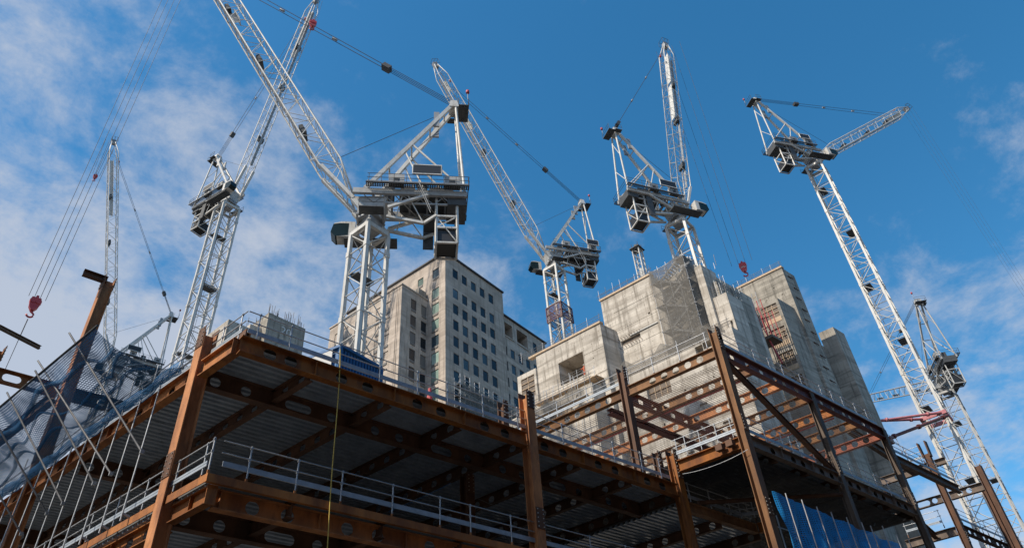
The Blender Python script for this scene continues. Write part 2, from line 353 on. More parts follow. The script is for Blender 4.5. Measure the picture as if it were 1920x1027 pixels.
# ================================================================ steel members
def ibeam(name, p0, p1, depth, width, m, parent, holes=(), tw=0.016, tf=0.032, stiff=()):
    """I-section with its top at p0-p1; holes are (distance along, radius, half straight length)."""
    p0, p1 = Vector(p0), Vector(p1); ax = (p1-p0); ln = ax.length; ax.normalize()
    y = Vector((0, 0, 1)); x = ax.cross(y).normalized()
    mb = MB(); h, t = width/2, tw/2
    if not holes:
        prof = [(-h, 0), (-h, -tf), (-t, -tf), (-t, -depth+tf), (-h, -depth+tf), (-h, -depth), (h, -depth), (h, -depth+tf), (t, -depth+tf), (t, -tf), (h, -tf), (h, 0)]
        mb.extrude(prof, p0, p1, x, y)
    else:
        f = lambda s, c, z: p0+ax*s+x*c+y*z
        mb.box(f, 0, ln, -h, h, -tf, 0); mb.box(f, 0, ln, -h, h, -depth, -depth+tf)
        zt, zb = -tf, -depth+tf; zc = (zt+zb)/2; cur = 0.0; n = 16
        def flat(s0, s1):
            if s1-s0 < 1e-4: return
            for sd in (-t, t):
                q = [f(s0, sd, zb), f(s1, sd, zb), f(s1, sd, zt), f(s0, sd, zt)]
                mb.add(q, [(0, 1, 2, 3)])
        for (s, r, e) in sorted(holes):
            a0, a1 = s-e-r-0.03, s+e+r+0.03
            if a0 < cur or a1 > ln: continue
            flat(cur, a0); hw, hh = (a1-a0)/2, (zt-zb)/2; r = min(r, hh-0.01)
            inn, outr = [], []
            for i in range(n):
                th = 2*math.pi*(i+0.5)/n; c, sn = math.cos(th), math.sin(th)
                inn.append((s+(e if c > 0 else -e)+r*c, zc+r*sn))
                k = min(hw/abs(c) if abs(c) > 1e-6 else 1e9, hh/abs(sn) if abs(sn) > 1e-6 else 1e9)
                outr.append([s+k*c, zc+k*sn])
            for cx in (-1, 1):       # pull the nearest ring points out to the cell's corners
                for cz in (-1, 1):
                    j = min(range(n), key=lambda i: (outr[i][0]-(s+cx*hw))**2+(outr[i][1]-(zc+cz*hh))**2); outr[j] = [s+cx*hw, zc+cz*hh]
            base = len(mb.v)
            for sd in (-t, t):
                mb.v += [tuple(f(u, sd, v)) for u, v in inn]+[tuple(f(u, sd, v)) for u, v in outr]
            for i in range(n):
                j = (i+1) % n
                for o_ in (0, 2*n): mb.f.append((base+o_+i, base+o_+j, base+o_+n+j, base+o_+n+i))
                mb.f.append((base+i, base+j, base+2*n+j, base+2*n+i))
            cur = a1
        flat(cur, ln)
    for s in stiff:
        f = lambda s_, c, z: p0+ax*s_+x*c+y*z
        mb.box(f, s-0.008, s+0.008, -h*0.92, h*0.92, -depth+tf-0.001, -tf+0.001)
    return mb.build(name, m, parent)
def column(a, b, z0, z1, m, parent, d=0.42, w=0.40, turn=False, splices=(), top=True):
    """H column; turn=False puts the flanges square to the first axis."""
    c0, c1 = U(a, b, z0), U(a, b, z1); ex, ey = Vector((1, 0, 0)), BK.copy()
    if turn: ex, ey = BK.copy(), Vector((-1, 0, 0))
    tf, t, h, q = 0.036, 0.012, d/2, w/2
    prof = [(-h, -q), (-h+tf, -q), (-h+tf, -t), (h-tf, -t), (h-tf, -q), (h, -q), (h, q), (h-tf, q), (h-tf, t), (-h+tf, t), (-h+tf, q), (-h, q)]
    mb = MB(); mb.extrude(prof, c0, c1, ex, ey); o = mb.build('column', m, parent)
    for zs in list(splices)+([z1-0.15] if top else []):
        for sx in (-1, 1):
            p = MB(); f = lambda x, y, z: U(a, b, zs)+ex*x+ey*y+Vector((0, 0, z))
            x0, x1 = sx*(h+0.002), sx*(h+0.024)
            p.box(f, min(x0, x1), max(x0, x1), -q*0.95, q*0.95, -0.42, 0.42)
            pl = p.build('splice_plate', 'rustb' if m == 'rust' else m, o)
            bt = MB()
            for k in range(5):
                for sy in (-1, 1):
                    zz = -0.34+k*0.17; pp = f(sx*(h+0.024), sy*q*0.62, zz); bt.bar(pp, pp+ex*(sx*0.03), 0.024, 6)
            bt.build('bolts', 'bolt', o, kind='stuff')
    return o
def decking(a0, a1, b0, b1, z, parent, m='deck', pitch=0.32):
    """Ribbed steel sheet seen from below, ribs along the first axis, with the slab cast on it."""
    n = max(1, int(round((b1-b0)/pitch))); p = (b1-b0)/n; mb = MB(); prof = []
    for i in range(n):
        s = b0+i*p
        prof += [(s, 0), (s+p*0.46, 0), (s+p*0.54, 0.11), (s+p*0.92, 0.11)]
    prof.append((b1, 0))
    for k, (s, h) in enumerate(prof):
        mb.v.append(tuple(U(a0, s, z+h))); mb.v.append(tuple(U(a1, s, z+h)))
    mb.f = [(2*k, 2*k+1, 2*k+3, 2*k+2) for k in range(len(prof)-1)]
    f = lambda a, b, c: U(a, b, c)
    o = mb.build('deck_sheet', m, parent)
    sm = MB(); sm.box(f, a0-0.019, a1+0.019, b0-0.009, b1+0.009, z+0.113, z+0.168); sm.build('slab', 'slab', o)
    return o
def pairs(a0, a1, step, r=0.2, gap=1.15):
    """Round openings in pairs between the secondary beams."""
    out = []; s = a0
    while s+step <= a1+0.6:
        m_ = s+step/2; out += [(m_-gap/2, r, 0), (m_+gap/2, r, 0)]; s += step
    return out

def guard(name, pts, z, label, posts=None, h=1.12, toe=True, mat_='galv', toem='toe', gap=2.0, group='edge guard rails', foot='rustb', off=0.0):
    """Edge protection along a run of (a, b) points."""
    base = U(pts[0][0], pts[0][1], z); t = thing(name, base, label, 'guard rail', group)
    P = [U(a, b, z) for a, b in pts]; up_ = Vector((0, 0, 1))
    for i in range(len(P)-1):
        p, q = P[i], P[i+1]; d = (q-p).normalized()
        for zz in (h-0.03, h*0.64):
            bar('rail', p+up_*zz-d*0.1, q+up_*zz+d*0.1, 0.021, mat_, t)
        if toe:
            x = d.cross(up_)
            mb = MB(); f = lambda s, c, e: p+d*s+x*c+up_*e
            L_ = (q-p).length
            prof = [(0.0, 0.50), (0.035, 0.50), (0.035, 0.43), (0.010, 0.425), (0.010, 0.415), (0.035, 0.41), (0.035, 0.33), (0.0, 0.33)]
            mb.extrude(prof, p-d*0.02, q+d*0.02, x*-1, up_); mb.build('toe_board', toem, t)
    if posts is None:
        posts = []
        for i in range(len(P)-1):
            L_ = (P[i+1]-P[i]).length; n = max(1, int(round(L_/gap)))
            posts += [P[i].lerp(P[i+1], k/n) for k in range(n+(i == len(P)-2))]
    for p in posts:
        bar('post', p+up_*0.0, p+up_*(h+0.03), 0.025, mat_, t)
        bar('socket', p-up_*0.10, p+up_*0.14, 0.030, foot, t, 'box')
        for zz in (h-0.03, h*0.64): bar('coupler', p+up_*(zz-0.035), p+up_*(zz+0.035), 0.034, mat_, t, 'box')
    return t

# ================================================================ near block: storeys at 16.15 and 11.35
ZL1, ZL2, ZL0 = 16.15, 11.35, 20.95
AL, B0 = 10.06, 20.81              # left face and front face of the block
AR = 32.06
frame = thing('steel_frame', U(AL, B0, 0), 'rust brown steel frame of decked storeys filling the lower left foreground', 'steel frame')
sec = [12.75, 15.93, 19.12, 22.3, 25.55, 28.8, AR]     # secondary beams
for (zt, bmax, amax) in ((ZL1, 58, 40.0), (ZL2, 50, 44.0)):
    lvl1 = zt == ZL1; zb_ = zt-0.17
    db = 0.62
    ZS = 0.70 if lvl1 else 0.0          # the storey steps down beyond the last column
    asec = sec+[35.2, 38.4]+([41.6] if not lvl1 else [])
    # front edge beam and left edge beam
    if lvl1:
        hp = [onB(p, B0)[0]-AL for p in ((505.6, 667.8), (544.8, 680.5), (639.7, 713.4), (689, 728.6), (782.5, 760), (826.5, 774), (908.6, 802), (946.8, 814), (1020.7, 837), (1055.7, 849.6), (1122, 873), (1153.4, 883), (1213.7, 903), (1242, 912))]
        st = [a-AL for a in sec[:-1]]
        ibeam('edge_beam', U(AL+0.0, B0, zt), U(22.30, B0, zt), db, 0.30, 'rust', frame, [(h, 0.225, 0) for h in hp if h < 12.0], stiff=[s for s in st if s < 12])
        ibeam('edge_beam', U(22.74, B0, zt), U(AR-0.24, B0, zt), db, 0.30, 'rust', frame, [(h-(22.74-AL), 0.225, 0) for h in hp if h > 12.7], stiff=[s-(22.74-AL) for s in st if s > 12.9])
        # the return of the corner and the left edge
        ibeam('edge_beam', U(AL, B0+0.17, zt), U(AL, 22.92, zt), db, 0.30, 'rust', frame, stiff=[0.03])
        hb = [onA((x/1.877, 480+y/1.877), AL)[0]-23.42 for x, y in ((665, 432), (610, 468), (350, 650))]
        ibeam('edge_beam', U(AL, 23.42, zt), U(AL, 58, zt), db, 0.30, 'rust', frame, [(0.4, 0.2, 0), (1.45, 0.2, 0)]+pairs(2.6, 33, 3.1, 0.21, 1.05), stiff=[2.6+3.1*k for k in range(10)])
    else:
        # recessed edge beam behind a deep fascia channel
        hl = [0.8+k for k in ()]
        ibeam('edge_beam', U(AL+0.35, B0+0.42, zt-0.26), U(43.9, B0+0.42, zt-0.26), 0.58, 0.30, 'rust', frame, pairs(0.2, 33, 3.17, 0.215, 1.12), stiff=[0.2+3.17*k for k in range(10)])
        ibeam('edge_beam', U(AL+0.36, 23.45, zt-0.26), U(AL+0.36, 50, zt-0.26), 0.58, 0.30, 'rust', frame, pairs(0.3, 26, 3.1, 0.215, 1.05), stiff=[0.3+3.1*k for k in range(9)])
        f = lambda a, b, c: U(a, b, c)
        mb = MB(); mb.box(f, AL-0.10, 43.9, B0-0.03, B0-0.01, zt-0.25, zt+0.0); mb.box(f, AL-0.10, 43.9, B0-0.012, B0+0.10, zt-0.25, zt-0.235); mb.build('fascia', 'rust', frame)
        mb = MB(); mb.box(f, AL-0.13, AL-0.105, B0-0.03, 50, zt-0.25, zt+0.0); mb.build('fascia', 'rust', frame)
        # corner bracket under the fascia
        ibeam('bracket', U(AL+0.14, B0+0.12, zt-0.30), U(AL+0.14, 22.9, zt-0.30), 0.52, 0.26, 'rust', frame, stiff=[0.02, 0.9])
        mb = MB(); mb.box(f, AL-0.0, AL+0.3, B0+0.09, B0+0.11, zt-0.84, zt-0.27); mb.build('end_plate', 'rust', frame)
    # inner primary beams along the first axis
    for bb in ((23.15, 32.0, 41.0) if lvl1 else (23.15, 32.0, 41.0)):
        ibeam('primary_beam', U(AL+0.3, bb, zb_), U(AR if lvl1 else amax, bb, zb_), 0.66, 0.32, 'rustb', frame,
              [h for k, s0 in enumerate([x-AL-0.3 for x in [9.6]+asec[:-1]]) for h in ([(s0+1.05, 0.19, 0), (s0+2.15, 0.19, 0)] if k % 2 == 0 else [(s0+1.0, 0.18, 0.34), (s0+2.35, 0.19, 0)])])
    # secondary beams along the second axis
    for a in asec:
        dz_ = ZS if a > AR+0.1 else 0.0
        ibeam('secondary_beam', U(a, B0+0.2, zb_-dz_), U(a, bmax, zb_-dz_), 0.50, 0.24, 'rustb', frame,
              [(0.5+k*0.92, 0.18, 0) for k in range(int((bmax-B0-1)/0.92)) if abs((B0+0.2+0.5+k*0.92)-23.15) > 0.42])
    # decking in bays
    edges = [AL+0.16]+asec
    for i in range(len(edges)-1):
        b_in = B0+0.16; dz_ = ZS if edges[i+1] > AR+0.1 else 0.0
        for c0, c1 in ((b_in, 23.15), (23.15, 27.6), (27.6, 32.0), (32.0, 41.0), (41.0, bmax)):
            decking(edges[i]+0.02, edges[i+1]-0.02, c0+0.01, c1-0.01, zb_-dz_, frame)
# columns
column(AL, 23.17, 0, 17.35, 'rust', frame, 0.44, 0.46, False, (12.4,))
column(AL, 35.9, 0, 27.2, 'rust', frame, 0.50, 0.40, False, (17.4,))
column(AL, 47.5, 0, 22.0, 'rust', frame, 0.5, 0.46, False, ())
column(22.53, B0, 0, 17.9, 'rust', frame, 0.42, 0.44, True, (12.55,))
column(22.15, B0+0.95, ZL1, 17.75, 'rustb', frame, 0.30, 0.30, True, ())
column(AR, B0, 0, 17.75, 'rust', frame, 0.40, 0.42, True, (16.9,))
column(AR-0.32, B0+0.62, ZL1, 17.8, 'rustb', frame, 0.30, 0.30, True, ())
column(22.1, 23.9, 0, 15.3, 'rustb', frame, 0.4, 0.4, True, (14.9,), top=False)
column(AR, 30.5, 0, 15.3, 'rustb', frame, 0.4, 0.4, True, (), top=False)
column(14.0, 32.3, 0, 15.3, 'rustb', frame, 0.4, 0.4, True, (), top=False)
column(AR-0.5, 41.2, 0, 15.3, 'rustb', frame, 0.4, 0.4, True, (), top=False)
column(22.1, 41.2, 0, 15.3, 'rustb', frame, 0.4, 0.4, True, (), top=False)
# stacked cleat plates waiting by the corner column
ps = thing('plate_stack', U(AL+0.75, 22.0, ZL1), 'small stack of rusty connection plates beside the top left corner rail', 'steel plates')
for k in range(6):
    mb = MB(); mb.box(lambda a, b, c: U(a, b, c), AL+0.55+0.02*k, AL+0.62+0.02*k+0.05, 21.7+0.03*(k % 3), 22.5-0.04*(k % 2), ZL1+0.02, ZL1+0.95+0.06*(k % 3)); mb.build('plate', 'rust' if k % 2 else 'rustb', ps)
# stub on the top of the tall column and the next storey's first beams on the left
ibeam('beam_stub', U(AL-1.25, 35.86, 27.35), U(AL-0.1, 35.86, 27.35), 0.32, 0.30, 'rustb', frame)
ibeam('upper_beam', U(7.15, 36.15, ZL0), U(AL-0.33, 36.15, ZL0), 0.62, 0.30, 'rust', frame, [(0.7, 0.18, 0.2), (1.7, 0.18, 0.2)])
ibeam('upper_beam', U(AL+0.33, 36.15, ZL0), U(22.0, 36.15, ZL0), 0.62, 0.30, 'rustb', frame, pairs(0.4, 11, 2.7, 0.18, 1.0))
ibeam('upper_beam', U(AL-0.2, 36.5, ZL0), U(AL-0.2, 48, ZL0), 0.62, 0.30, 'rustb', frame, pairs(0.6, 11, 2.7, 0.18, 1.0))
ibeam('upper_beam', U(AL+2.2, 27.2, 18.1), U(AL+2.2, 36.0, 18.1), 0.5, 0.28, 'rustb', frame, pairs(0.6, 8, 2.7, 0.16, 1.0))
column(6.9, 36.15, 0, 21.8, 'rust', frame, 0.44, 0.42, False, ())
# set-back edge of the same storey to the right of the block's last column
ZM = 15.45
bM = onZ((1350, 962), ZM)[1]; aM = onZ((1415, 983), ZM)[0]
ibeam('edge_beam', U(AR+0.25, bM, ZM), U(aM, bM, ZM), 0.48, 0.30, 'rustm', frame, stiff=[aM-AR-0.3])
ibeam('edge_beam', U(aM+0.02, bM-0.16, ZM), U(aM+0.05, bM-1.1, ZM), 0.48, 0.28, 'rust', frame)

# ---- edge protection of the near block
def postsB(pxs, b, z): return [U(onB(p, b)[0], b, z) for p in pxs]
guard('guard_rail', [(AL+0.25, B0+0.12), (AR-0.35, B0+0.12)], ZL1, 'guard rail with toe board along the top front edge of the near frame',
      postsB([(480, 638.7), (541, 659), (634, 691), (711, 717), (782.5, 741), (839, 757), (906, 783), (972, 805), (1057, 835), (1112, 854), (1153.4, 866), (1206, 885), (1242, 900)], B0+0.12, ZL1), h=1.2)
guard('guard_rail', [(AL+0.12, B0+0.25), (AL+0.12, 22.85)], ZL1, 'short guard rail on the top left corner beside the orange column', [U(AL+0.12, b, ZL1) for b in (21.25, 22.35)], h=1.2)
guard('guard_rail', [(AL+0.12, 23.5), (AL+0.12, 32)], ZL1, 'guard rail on the top left edge of the near frame behind the orange column', gap=2.1, h=1.2)
guard('guard_rail', [(AL+0.32, B0+0.10), (AR+3, B0+0.10)], ZL2+0.02, 'bright galvanised guard rail with zinc toe board along the lower front edge',
      postsB([(389.5, 886), (461.6, 901.5), (552.6, 924.3), (637.7, 943.6), (734.8, 966), (825, 986.6), (882.8, 1001), (960, 1018), (1021, 1023)], B0+0.1, ZL2)+[U(25.5, B0+0.1, ZL2), U(27.6, B0+0.1, ZL2), U(29.7, B0+0.1, ZL2)], h=1.15, foot='rust')
guard('guard_rail', [(AL-0.02, B0+0.35), (AL-0.02, 44)], ZL2+0.02, 'bright galvanised guard rail running back along the lower left edge', [U(AL-0.02, b, ZL2) for b in (21.35, 22.9, 24.7, 26.5, 28.3, 30.1, 31.9, 33.7, 35.5)], h=1.15, foot='rust')
guard('guard_rail', [(AR+0.5, bM+0.05), (aM, bM+0.05)], ZM, 'galvanised guard rail on the set-back edge under the dark soffit of the taller frame', [U(AR+0.9+(aM-AR-1.1)*k/3, bM+0.05, ZM) for k in range(4)], h=1.12)
guard('guard_rail', [(aM-1.2, bM+0.6), (aM-0.1, bM-0.9)], ZM, 'short white guard rail with mesh infill next to the orange column splice', [U(aM-1.2+1.1*k/3, bM+0.6-1.5*k/3, ZM) for k in range(4)], h=1.05)

# ================================================================ taller block on the right
ZR1, ZR0 = 17.45, 22.45
BF = 16.98
right = thing('steel_frame', U(AR, BF, 0), 'taller open steel frame with maroon top edge beam standing right of centre', 'steel frame')
acol = [AR, 40.3, 48.4]
column(AR, BF, 0, 23.3, 'rustm', right, 0.40, 0.44, True, (18.0, 13.9, 22.6))
column(acol[1], BF, 0, 22.4, 'rustg', right, 0.34, 0.36, True, (17.9,), top=False)
column(acol[2], BF, 0, 22.4, 'rustg', right, 0.36, 0.40, True, (17.9,), top=False)
column(AR, 22.75, ZL1, 23.5, 'rustb', right, 0.38, 0.40, True, ())
hR1 = [onB((1400+x/3.579, 740+y/3.579), BF)[0]-AR-0.25 for x, y in ((170, 365), (310, 425), (375, 455), (505, 515), (570, 545), (690, 583), (745, 605), (860, 655), (915, 680), (1020, 730), (1065, 745))]
ibeam('edge_beam', U(AR+0.25, BF, ZR1), U(acol[1]-0.2, BF, ZR1), 0.60, 0.30, 'rustg', right, [(h, 0.2, 0) for h in hR1 if h < 7.7], stiff=[2.6, 5.3])
ibeam('edge_beam', U(acol[1]+0.2, BF, ZR1), U(acol[2]-0.2, BF, ZR1), 0.60, 0.30, 'rustg', right, [(h-8.19, 0.2, 0) for h in hR1 if h > 8.4], stiff=[2.6, 5.3])
ibeam('edge_beam', U(AR, BF+0.25, ZR1-0.1), U(AR, B0-0.25, ZR1-0.1), 0.58, 0.30, 'rust', right, stiff=[3.4])
for k, a in enumerate((34.78, 37.5, acol[1], 43.0, 45.7, acol[2])):
    ibeam('secondary_beam', U(a, BF+0.2, ZR1-0.17), U(a, 34.0, ZR1-0.17), 0.46, 0.24, 'rustb', right, [(0.55+j*0.8, 0.16, 0) for j in range(18)])
ed = [AR+0.16, 34.78, 37.5, acol[1], 43.0, 45.7, acol[2]]
for i in range(6):
    for c0, c1 in ((BF+0.16, 21.0), (21.0, 26.0), (26.0, 34.0)): decking(ed[i]+0.02, ed[i+1]-0.02, c0+0.01, c1-0.01, ZR1-0.17, right)
# perforated strip hung under the last bays
mb = MB(); f = lambda a, b, c: U(a, b, c)
# open top storey: edge beam, cellular secondary beams, no deck yet
ibeam('edge_beam', U(AR+0.25, BF, ZR0), U(acol[1]-0.02, BF, ZR0), 0.66, 0.32, 'maroon', right, [(s, 0.17, 0.0) for s in (0.75, 2.05, 3.3, 4.55, 5.4, 6.6)])
ibeam('edge_beam', U(acol[1]+0.02, BF, ZR0), U(acol[2]+0.2, BF, ZR0), 0.66, 0.32, 'maroon', right, [(s, 0.17, 0.0) for s in (1.1, 2.3, 3.5, 4.2, 5.7, 6.7)])
bar('flange_tie', U(AR+0.3, BF-0.2, ZR0-0.02), U(acol[2], BF-0.2, ZR0-0.02), 0.02, 'letter', right, 'box')
hs = [(0.9+j*0.72, 0.20, 0) for j in range(24) if j % 8 != 5]
ibeam('secondary_beam', U(AR, BF+0.25, ZR0), U(AR, 22.5, ZR0), 0.60, 0.28, 'rustm', right, hs[:6])
ibeam('secondary_beam', U(AR, 23.0, ZR0), U(AR, 34.5, ZR0), 0.60, 0.28, 'rustm', right, hs)
mats = ['rustm', 'rust', 'rustm', 'rust', 'rustm', 'redrust']
for k, a in enumerate((34.95, 37.62, acol[1], 42.95, 45.6, acol[2])):
    ibeam('secondary_beam', U(a, BF+0.18, ZR0-0.06), U(a, 34.5, ZR0-0.06), 0.54, 0.26, mats[k], right, hs)
ibeam('primary_beam', U(AR+0.2, 22.85, ZR0-0.1), U(acol[2], 22.85, ZR0-0.1), 0.62, 0.34, 'redrust', right, pairs(0.3, 15, 2.72, 0.2, 1.1))
ibeam('primary_beam', U(AR+0.2, 24.1, ZR0-0.66), U(acol[2]-3, 24.1, ZR0-0.66), 0.30, 0.40, 'maroon', right)
ibeam('primary_beam', U(AR+0.2, 30.5, ZR0-0.1), U(acol[2], 30.5, ZR0-0.1), 0.62, 0.34, 'maroon', right, pairs(0.3, 15, 2.72, 0.2, 1.1))
# red painted bars lying under the secondary beams
bar('red_tie_bar', U(35.05, 17.6, ZR0-0.68), U(35.05, 33, ZR0-0.68), 0.05, 'redscaf', right)
bar('red_tie_bar', U(43.1, 17.3, ZR0-0.68), U(43.1, 30, ZR0-0.68), 0.05, 'redscaf', right)
# raking brace of the front bay
ibeam('raking_brace', U(AR+0.3, BF, 21.7), U(acol[1]-0.25, BF, 17.55), 0.26, 0.26, 'rustb', right)
# next storey over the right-hand bays
ibeam('secondary_beam', U(acol[2], BF+0.2, ZR1), U(acol[2], 30, ZR1), 0.5, 0.26, 'rustg', right, hs)
for k, b in enumerate((24.0, 27.0)):
    ibeam('tie_beam', U(41.0, b, ZR1), U(acol[2]-0.15, b, ZR1), 0.4, 0.24, 'rustg', right, pairs(0.2, 7, 2.3, 0.13, 0.9))
ibeam('tie_beam', U(acol[2]+0.2, BF+0.1, 20.9), U(acol[2]+9.2, BF+0.1, 20.9), 0.5, 0.28, 'rustg', right)
bar('tie_tube', U(acol[1]-0.2, BF+0.1, 16.35), U(AR+1.3, B0, 15.6), 0.11, 'rustb', right)
for a, b in ((AR+3.6, BF-0.02), ):
    pass
for i, px in enumerate(((1353, 840), (1372, 832))):
    b_, z_ = onA(px, AR-0.2)
    mb = MB(); mb.box(f, AR-0.45, AR-0.16, b_-0.17, b_+0.17, z_-0.15, z_+0.15); mb.build('connection_box', 'rustb', right)
gl = 'galvanised guard rail'
guard('guard_rail', [(AR+0.3, BF+0.1), (acol[1]-0.2, BF+0.1)], ZR1+0.03, 'galvanised guard rail on the middle storey front edge of the taller frame, nearest bay',
      [U(onB((1400+x/3.579, 740+y/3.579), BF)[0], BF+0.1, ZR1) for x, y in ((145, 300), (270, 370), (330, 390), (380, 400), (475, 440), (520, 460))], h=1.15)
guard('guard_rail', [(acol[1]+0.25, BF+0.1), (acol[2]-0.2, BF+0.1)], ZR1+0.03, 'galvanised guard rail on the middle storey front edge of the taller frame, far bay',
      [U(onB((1400+x/3.579, 740+y/3.579), BF)[0], BF+0.1, ZR1) for x, y in ((735, 570), (838, 605), (905, 640), (990, 680))], h=1.15)
guard('guard_rail', [(AR+0.02, BF+0.3), (AR+0.02, B0-0.2)], ZR1-0.08, 'white guard rail standing on the bright orange side beam', [U(AR+0.02, b, ZR1-0.1) for b in (17.5, 18.3, 19.2, 20.0, 20.5)], h=1.15)
guard('guard_rail', [(AR+0.5, BF+0.1), (acol[2], BF+0.1)], ZR0+0.03, 'galvanised guard rail along the maroon top edge of the taller frame', [U(a, BF+0.1, ZR0) for a in (34.2, 35.6, 37.0, 38.3, 40.1, 42.2, 43.4, 44.6, 46.05, 47.4)], h=1.15)
guard('guard_rail', [(AR+0.05, 17.6), (AR+0.05, 22.5)], ZR0+0.03, 'white guard rail on the top side edge near the front column of the taller frame', gap=1.6, h=1.12, toe=False)
guard('guard_rail', [(AR+0.05, 23.1), (AR+0.05, 34)], ZR0+0.03, 'long guard rail on the top side edge behind the second column of the taller frame', gap=2.4, h=1.12)
guard('guard_rail', [(acol[2]+0.3, BF+0.1), (acol[2]+9.2, BF+0.1)], 20.92, 'dark guard rail on the sloping tie beam right of the taller frame', gap=2.2, h=1.1)
guard('guard_rail', [(42.0, 24.0), (acol[2], 24.0)], ZR1+0.02, 'guard rail deep inside the right bays of the taller frame', gap=1.6, h=1.1)

# ================================================================ outlying frame at the far right
AF = 65.65
far = thing('steel_frame', U(AF, 20, 0), 'slender unfinished steel frame of two columns at the far right edge', 'steel frame')
column(AF, 20.55, 0, 26.7, 'rustb', far, 0.44, 0.42, True, (25.3, 19.9), top=False)
for s in (-1, 1): bar('splice_fin', U(AF+s*0.02, 20.55+s*0.26, 26.4), U(AF+s*0.02, 20.55+s*0.30, 27.7), 0.05, 'rustb', far, 'box', 0.22)
column(AF, 17.55, 0, 24.6, 'rustb', far, 0.44, 0.42, True, (), top=False)
column(AF+6, 19.4, 0, 24.6, 'rustb', far, 0.5, 0.5, True, ())
ibeam('edge_beam', U(AF, 24.6, 23.35), U(AF, 20.85, 23.35), 0.62, 0.34, 'rustg', far, [(1.55, 0.2, 0), (2.35, 0.2, 0.28), (3.2, 0.2, 0)])
ibeam('edge_beam', U(AF, 20.25, 23.35), U(AF, 17.85, 23.35), 0.62, 0.34, 'rustg', far, [(0.75, 0.2, 0), (1.4, 0.2, 0)])
ibeam('edge_beam', U(AF, 24.6, 26.0), U(AF, 20.85, 26.0), 0.66, 0.34, 'rustg', far, [(1.3, 0.22, 0)])
ibeam('edge_beam', U(AF, 20.25, 26.0), U(AF, 19.45, 26.0), 0.5, 0.34, 'rustg', far)
ibeam('edge_beam', U(AF, 24.6, 20.8), U(AF, 20.85, 20.8), 0.62, 0.34, 'rustg', far)
ibeam('edge_beam', U(AF+0.3, 20.5, 20.9), U(AF+14, 20.5, 20.9), 0.62, 0.34, 'rustb', far, pairs(0.4, 13, 2.5, 0.2, 1.0))
ibeam('brace', U(AF-9, 21.2, 21.7), U(AF-0.2, 22.3, 20.6), 0.36, 0.34, 'rustb', far)
ibeam('edge_beam', U(AF-9.5, 21.9, 27.0), U(AF-0.2, 21.95, 25.9), 0.6, 0.34, 'rustg', far)
guard('guard_rail', [(AF-0.1, 21.5), (AF-0.1, 24.2)], 21.0, 'thin guard rail on the lowest far beam against the pale sky', gap=1.35, h=1.3, toe=True)
guard('guard_rail', [(AF+0.5, 20.4), (AF+12, 20.4)], 21.0, 'dark guard rail on the lowest far beam leading off right', gap=2.3, h=1.2)
guard('guard_rail', [(AF-9.0, 21.8), (AF-0.9, 21.9)], 27.0, 'slim guard rail above the dark far beam beside the maroon corner', gap=2.6, h=1.3, toe=False)
guard('guard_rail', [(AF-0.1, 20.9), (AF-0.1, 21.9)], 26.1, 'small white gate of guard rail on the far column', gap=1.0, h=1.4)

# ================================================================ debris fan on the left
UPZ = Vector((0, 0, 1))
AO = AL-2.75
fan = thing('debris_fan', U(AL-0.3, 24, ZL2), 'dark blue debris netting fan on grey tubes along the left edge', 'netting')
zo = 0.5*(onA((136, 634), AO)[1]+onA((77, 684), AO)[1])
for k in range(12):
    b = 25.15+k*1.32
    bar('standard', U(AL-0.36, b, ZL2-0.15), U(AL-0.26, b+0.12, ZL1+0.35), 0.030, 'galv', fan)
    bar('foot_bracket', U(AL-0.36, b, ZL2+0.1), U(AL-0.12, b, ZL2+0.02), 0.03, 'galv', fan, 'box')
for inn, outp in (((266, 847), (136, 634)), ((208, 887.6), (77, 685)), ((176, 906), (72, 706)), ((118, 943.5), (18.6, 746)), ((88, 962), (0, 806)), ((40, 1000), (-45, 850))):
    bi, zi = onA(inn, AL-0.40); bo, zz = onA(outp, AO); p, q = U(AL-0.40, bi, zi), U(AO, bo, zz)
    bar('outrigger', p, q+(q-p).normalized()*0.35, 0.036, 'tubedark', fan)
    bar('coupler', p-UPZ*0.06, p+UPZ*0.06, 0.06, 'grey', fan, 'box')
bA, zA = onA((178, 614), AO); bZ, zZ = onA((0, 762), AO)
slope = (zZ-zA)/(bZ-bA)
def outer(b): return U(AO, b, zA+slope*(b-bA))
bar('edge_tube', outer(bA-0.2), outer(44), 0.04, 'netblue_tube' if 'netblue_tube' in MT else 'dark', fan)
for k in range(9):
    b = 25.4+k*1.9; bar('inner_post', U(AL+0.25, b, ZL1), U(AL+0.25, b, ZL1+1.9+random.uniform(0, .5)), 0.028, 'galv', fan)
for zz in (0.9, 1.6): bar('inner_rail', U(AL+0.25, 24.5, ZL1+zz), U(AL+0.25, 42, ZL1+zz), 0.024, 'galv', fan)
def fan_pt(u, v):
    b_i = 23.75+u*20.0; b_o = bA+u*20.0
    i = U(AL-0.18, b_i, ZL1+0.12); o = outer(b_o)
    p = i.lerp(o, v); s = math.sin(math.pi*v)
    sag = 0.34+0.16*math.sin(u*31+v*2.0)+0.10*math.sin(u*57+1.0+v*5)
    p = p-UPZ*(s*sag*1.3)+Vector((0.12*math.sin(u*40+v*6)*s, 0, 0)); return p
grid_sheet(fan_pt, 70, 14, 'net', 'netblue', fan, 20.0, 3.2)
def fan_fold(u, v):
    b = 23.9+u*20; x = 0.03*math.sin(u*70)+0.02*math.sin(u*151)
    return U(AL-0.24-0.16*math.sin(v*math.pi)+x, b, ZL1-0.06+v*0.62+0.08*math.sin(u*37))
grid_sheet(fan_fold, 90, 5, 'net_fold', 'netfold', fan, 20.0, 0.6)
